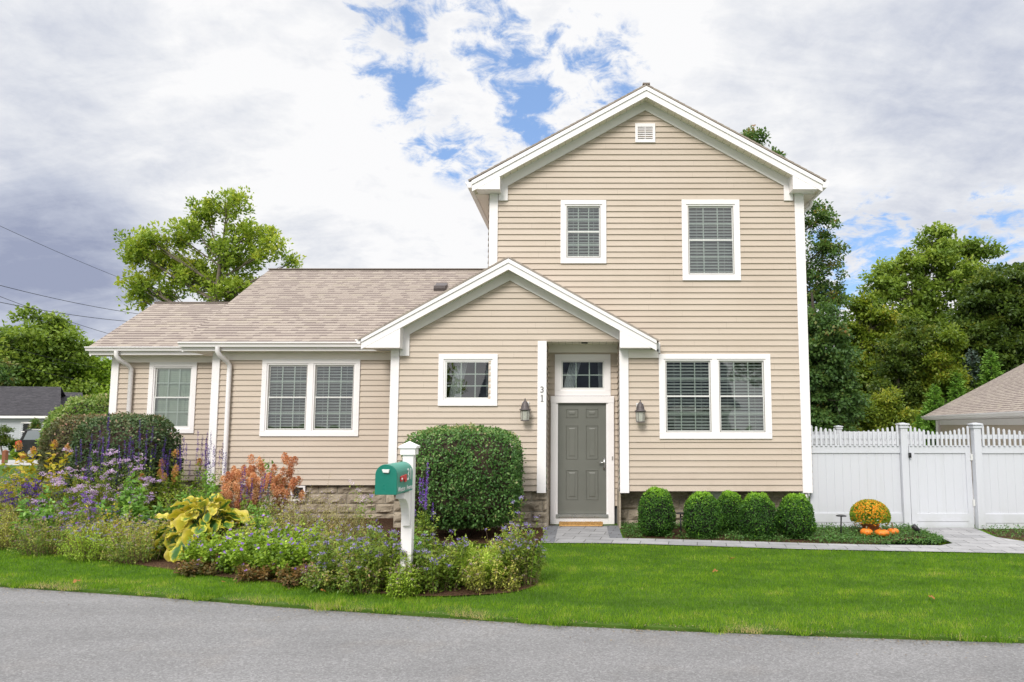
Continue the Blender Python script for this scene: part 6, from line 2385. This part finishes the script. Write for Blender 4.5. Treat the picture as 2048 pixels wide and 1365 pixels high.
mpz = N.n('ShaderNodeMapping')
mpz.inputs['Scale'].default_value = (2.6, 6.0, 1)
mpz.inputs['Rotation'].default_value = (0, 0, R(-24))
N.link(pl, mpz.inputs[0])
n_band = N.noise(mpz.outputs[0], 1.0, 8, .6, .6)
br_ = N.m('ADD', br_, N.m('ADD', N.m('MULTIPLY', N.m('SUBTRACT', n_big, .5), .40), N.m('ADD', N.m('MULTIPLY', N.m('SUBTRACT', n_mid, .5), .50), N.m('ADD', N.m('MULTIPLY', N.m('SUBTRACT', n_band, .5), .55), N.m('MULTIPLY', N.m('SUBTRACT', n_puff, .5), .22)))))
br_ = N.m('MAXIMUM', N.m('MINIMUM', br_, 1.02), .34)
ccol = N.ramp(br_, [(.34, (.34, .38, .52)), (.60, (.56, .60, .71)), (.82, (.80, .82, .87)), (.97, (.97, .97, .98))])
# overcast sky grows brighter towards the zenith
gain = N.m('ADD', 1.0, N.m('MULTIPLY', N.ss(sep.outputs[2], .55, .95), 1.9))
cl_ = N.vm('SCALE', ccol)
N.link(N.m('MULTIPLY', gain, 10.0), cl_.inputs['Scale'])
skyc = N.mix(1.0, sky.outputs[0], (.84, .96, 1.08), 'MULTIPLY')
skyc = N.mix(.6, skyc, (.68, 1.55, 3.35))
sk_ = N.vm('SCALE', skyc)
sk_.inputs['Scale'].default_value = 2.15
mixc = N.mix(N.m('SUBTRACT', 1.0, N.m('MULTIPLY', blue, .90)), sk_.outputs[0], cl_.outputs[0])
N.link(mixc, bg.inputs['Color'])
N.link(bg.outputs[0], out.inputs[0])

sun = bpy.data.lights.new('sun', 'SUN')
sun.energy = 2.75
sun.angle = R(20)
sun.color = (1.0, .955, .89)
so = bpy.data.objects.new('sun', sun)
col.objects.link(so)
sd = Vector((math.sin(SUN_AZ) * math.cos(SUN_EL), math.cos(SUN_AZ) * math.cos(SUN_EL), math.sin(SUN_EL)))
so.rotation_euler = (-sd).to_track_quat('-Z', 'Y').to_euler()
so.location = (0, 0, 30)

cam = bpy.data.cameras.new('camera')
cam.sensor_width = 36
cam.sensor_fit = 'HORIZONTAL'
cam.lens = 36 * F_PX / 2048
cam.shift_x = (1024 - CX) / 2048
cam.shift_y = (CY - 682.5) / 2048
cam.clip_start = .05
cam.clip_end = 2000
co = bpy.data.objects.new('camera', cam)
col.objects.link(co)
co.location = (0, 0, CAM_H)
co.rotation_euler = (R(90) + TILT, 0, 0)
scene.camera = co

scene.view_settings.view_transform = 'Standard'
scene.view_settings.look = 'None'
scene.view_settings.exposure = 0
scene.view_settings.gamma = 1
cy_ = scene.cycles
cy_.use_denoising = True
cy_.max_bounces = 7
cy_.diffuse_bounces = 3
cy_.glossy_bounces = 3
cy_.transmission_bounces = 4
cy_.transparent_max_bounces = 8
cy_.use_adaptive_sampling = True
cy_.adaptive_threshold = .015
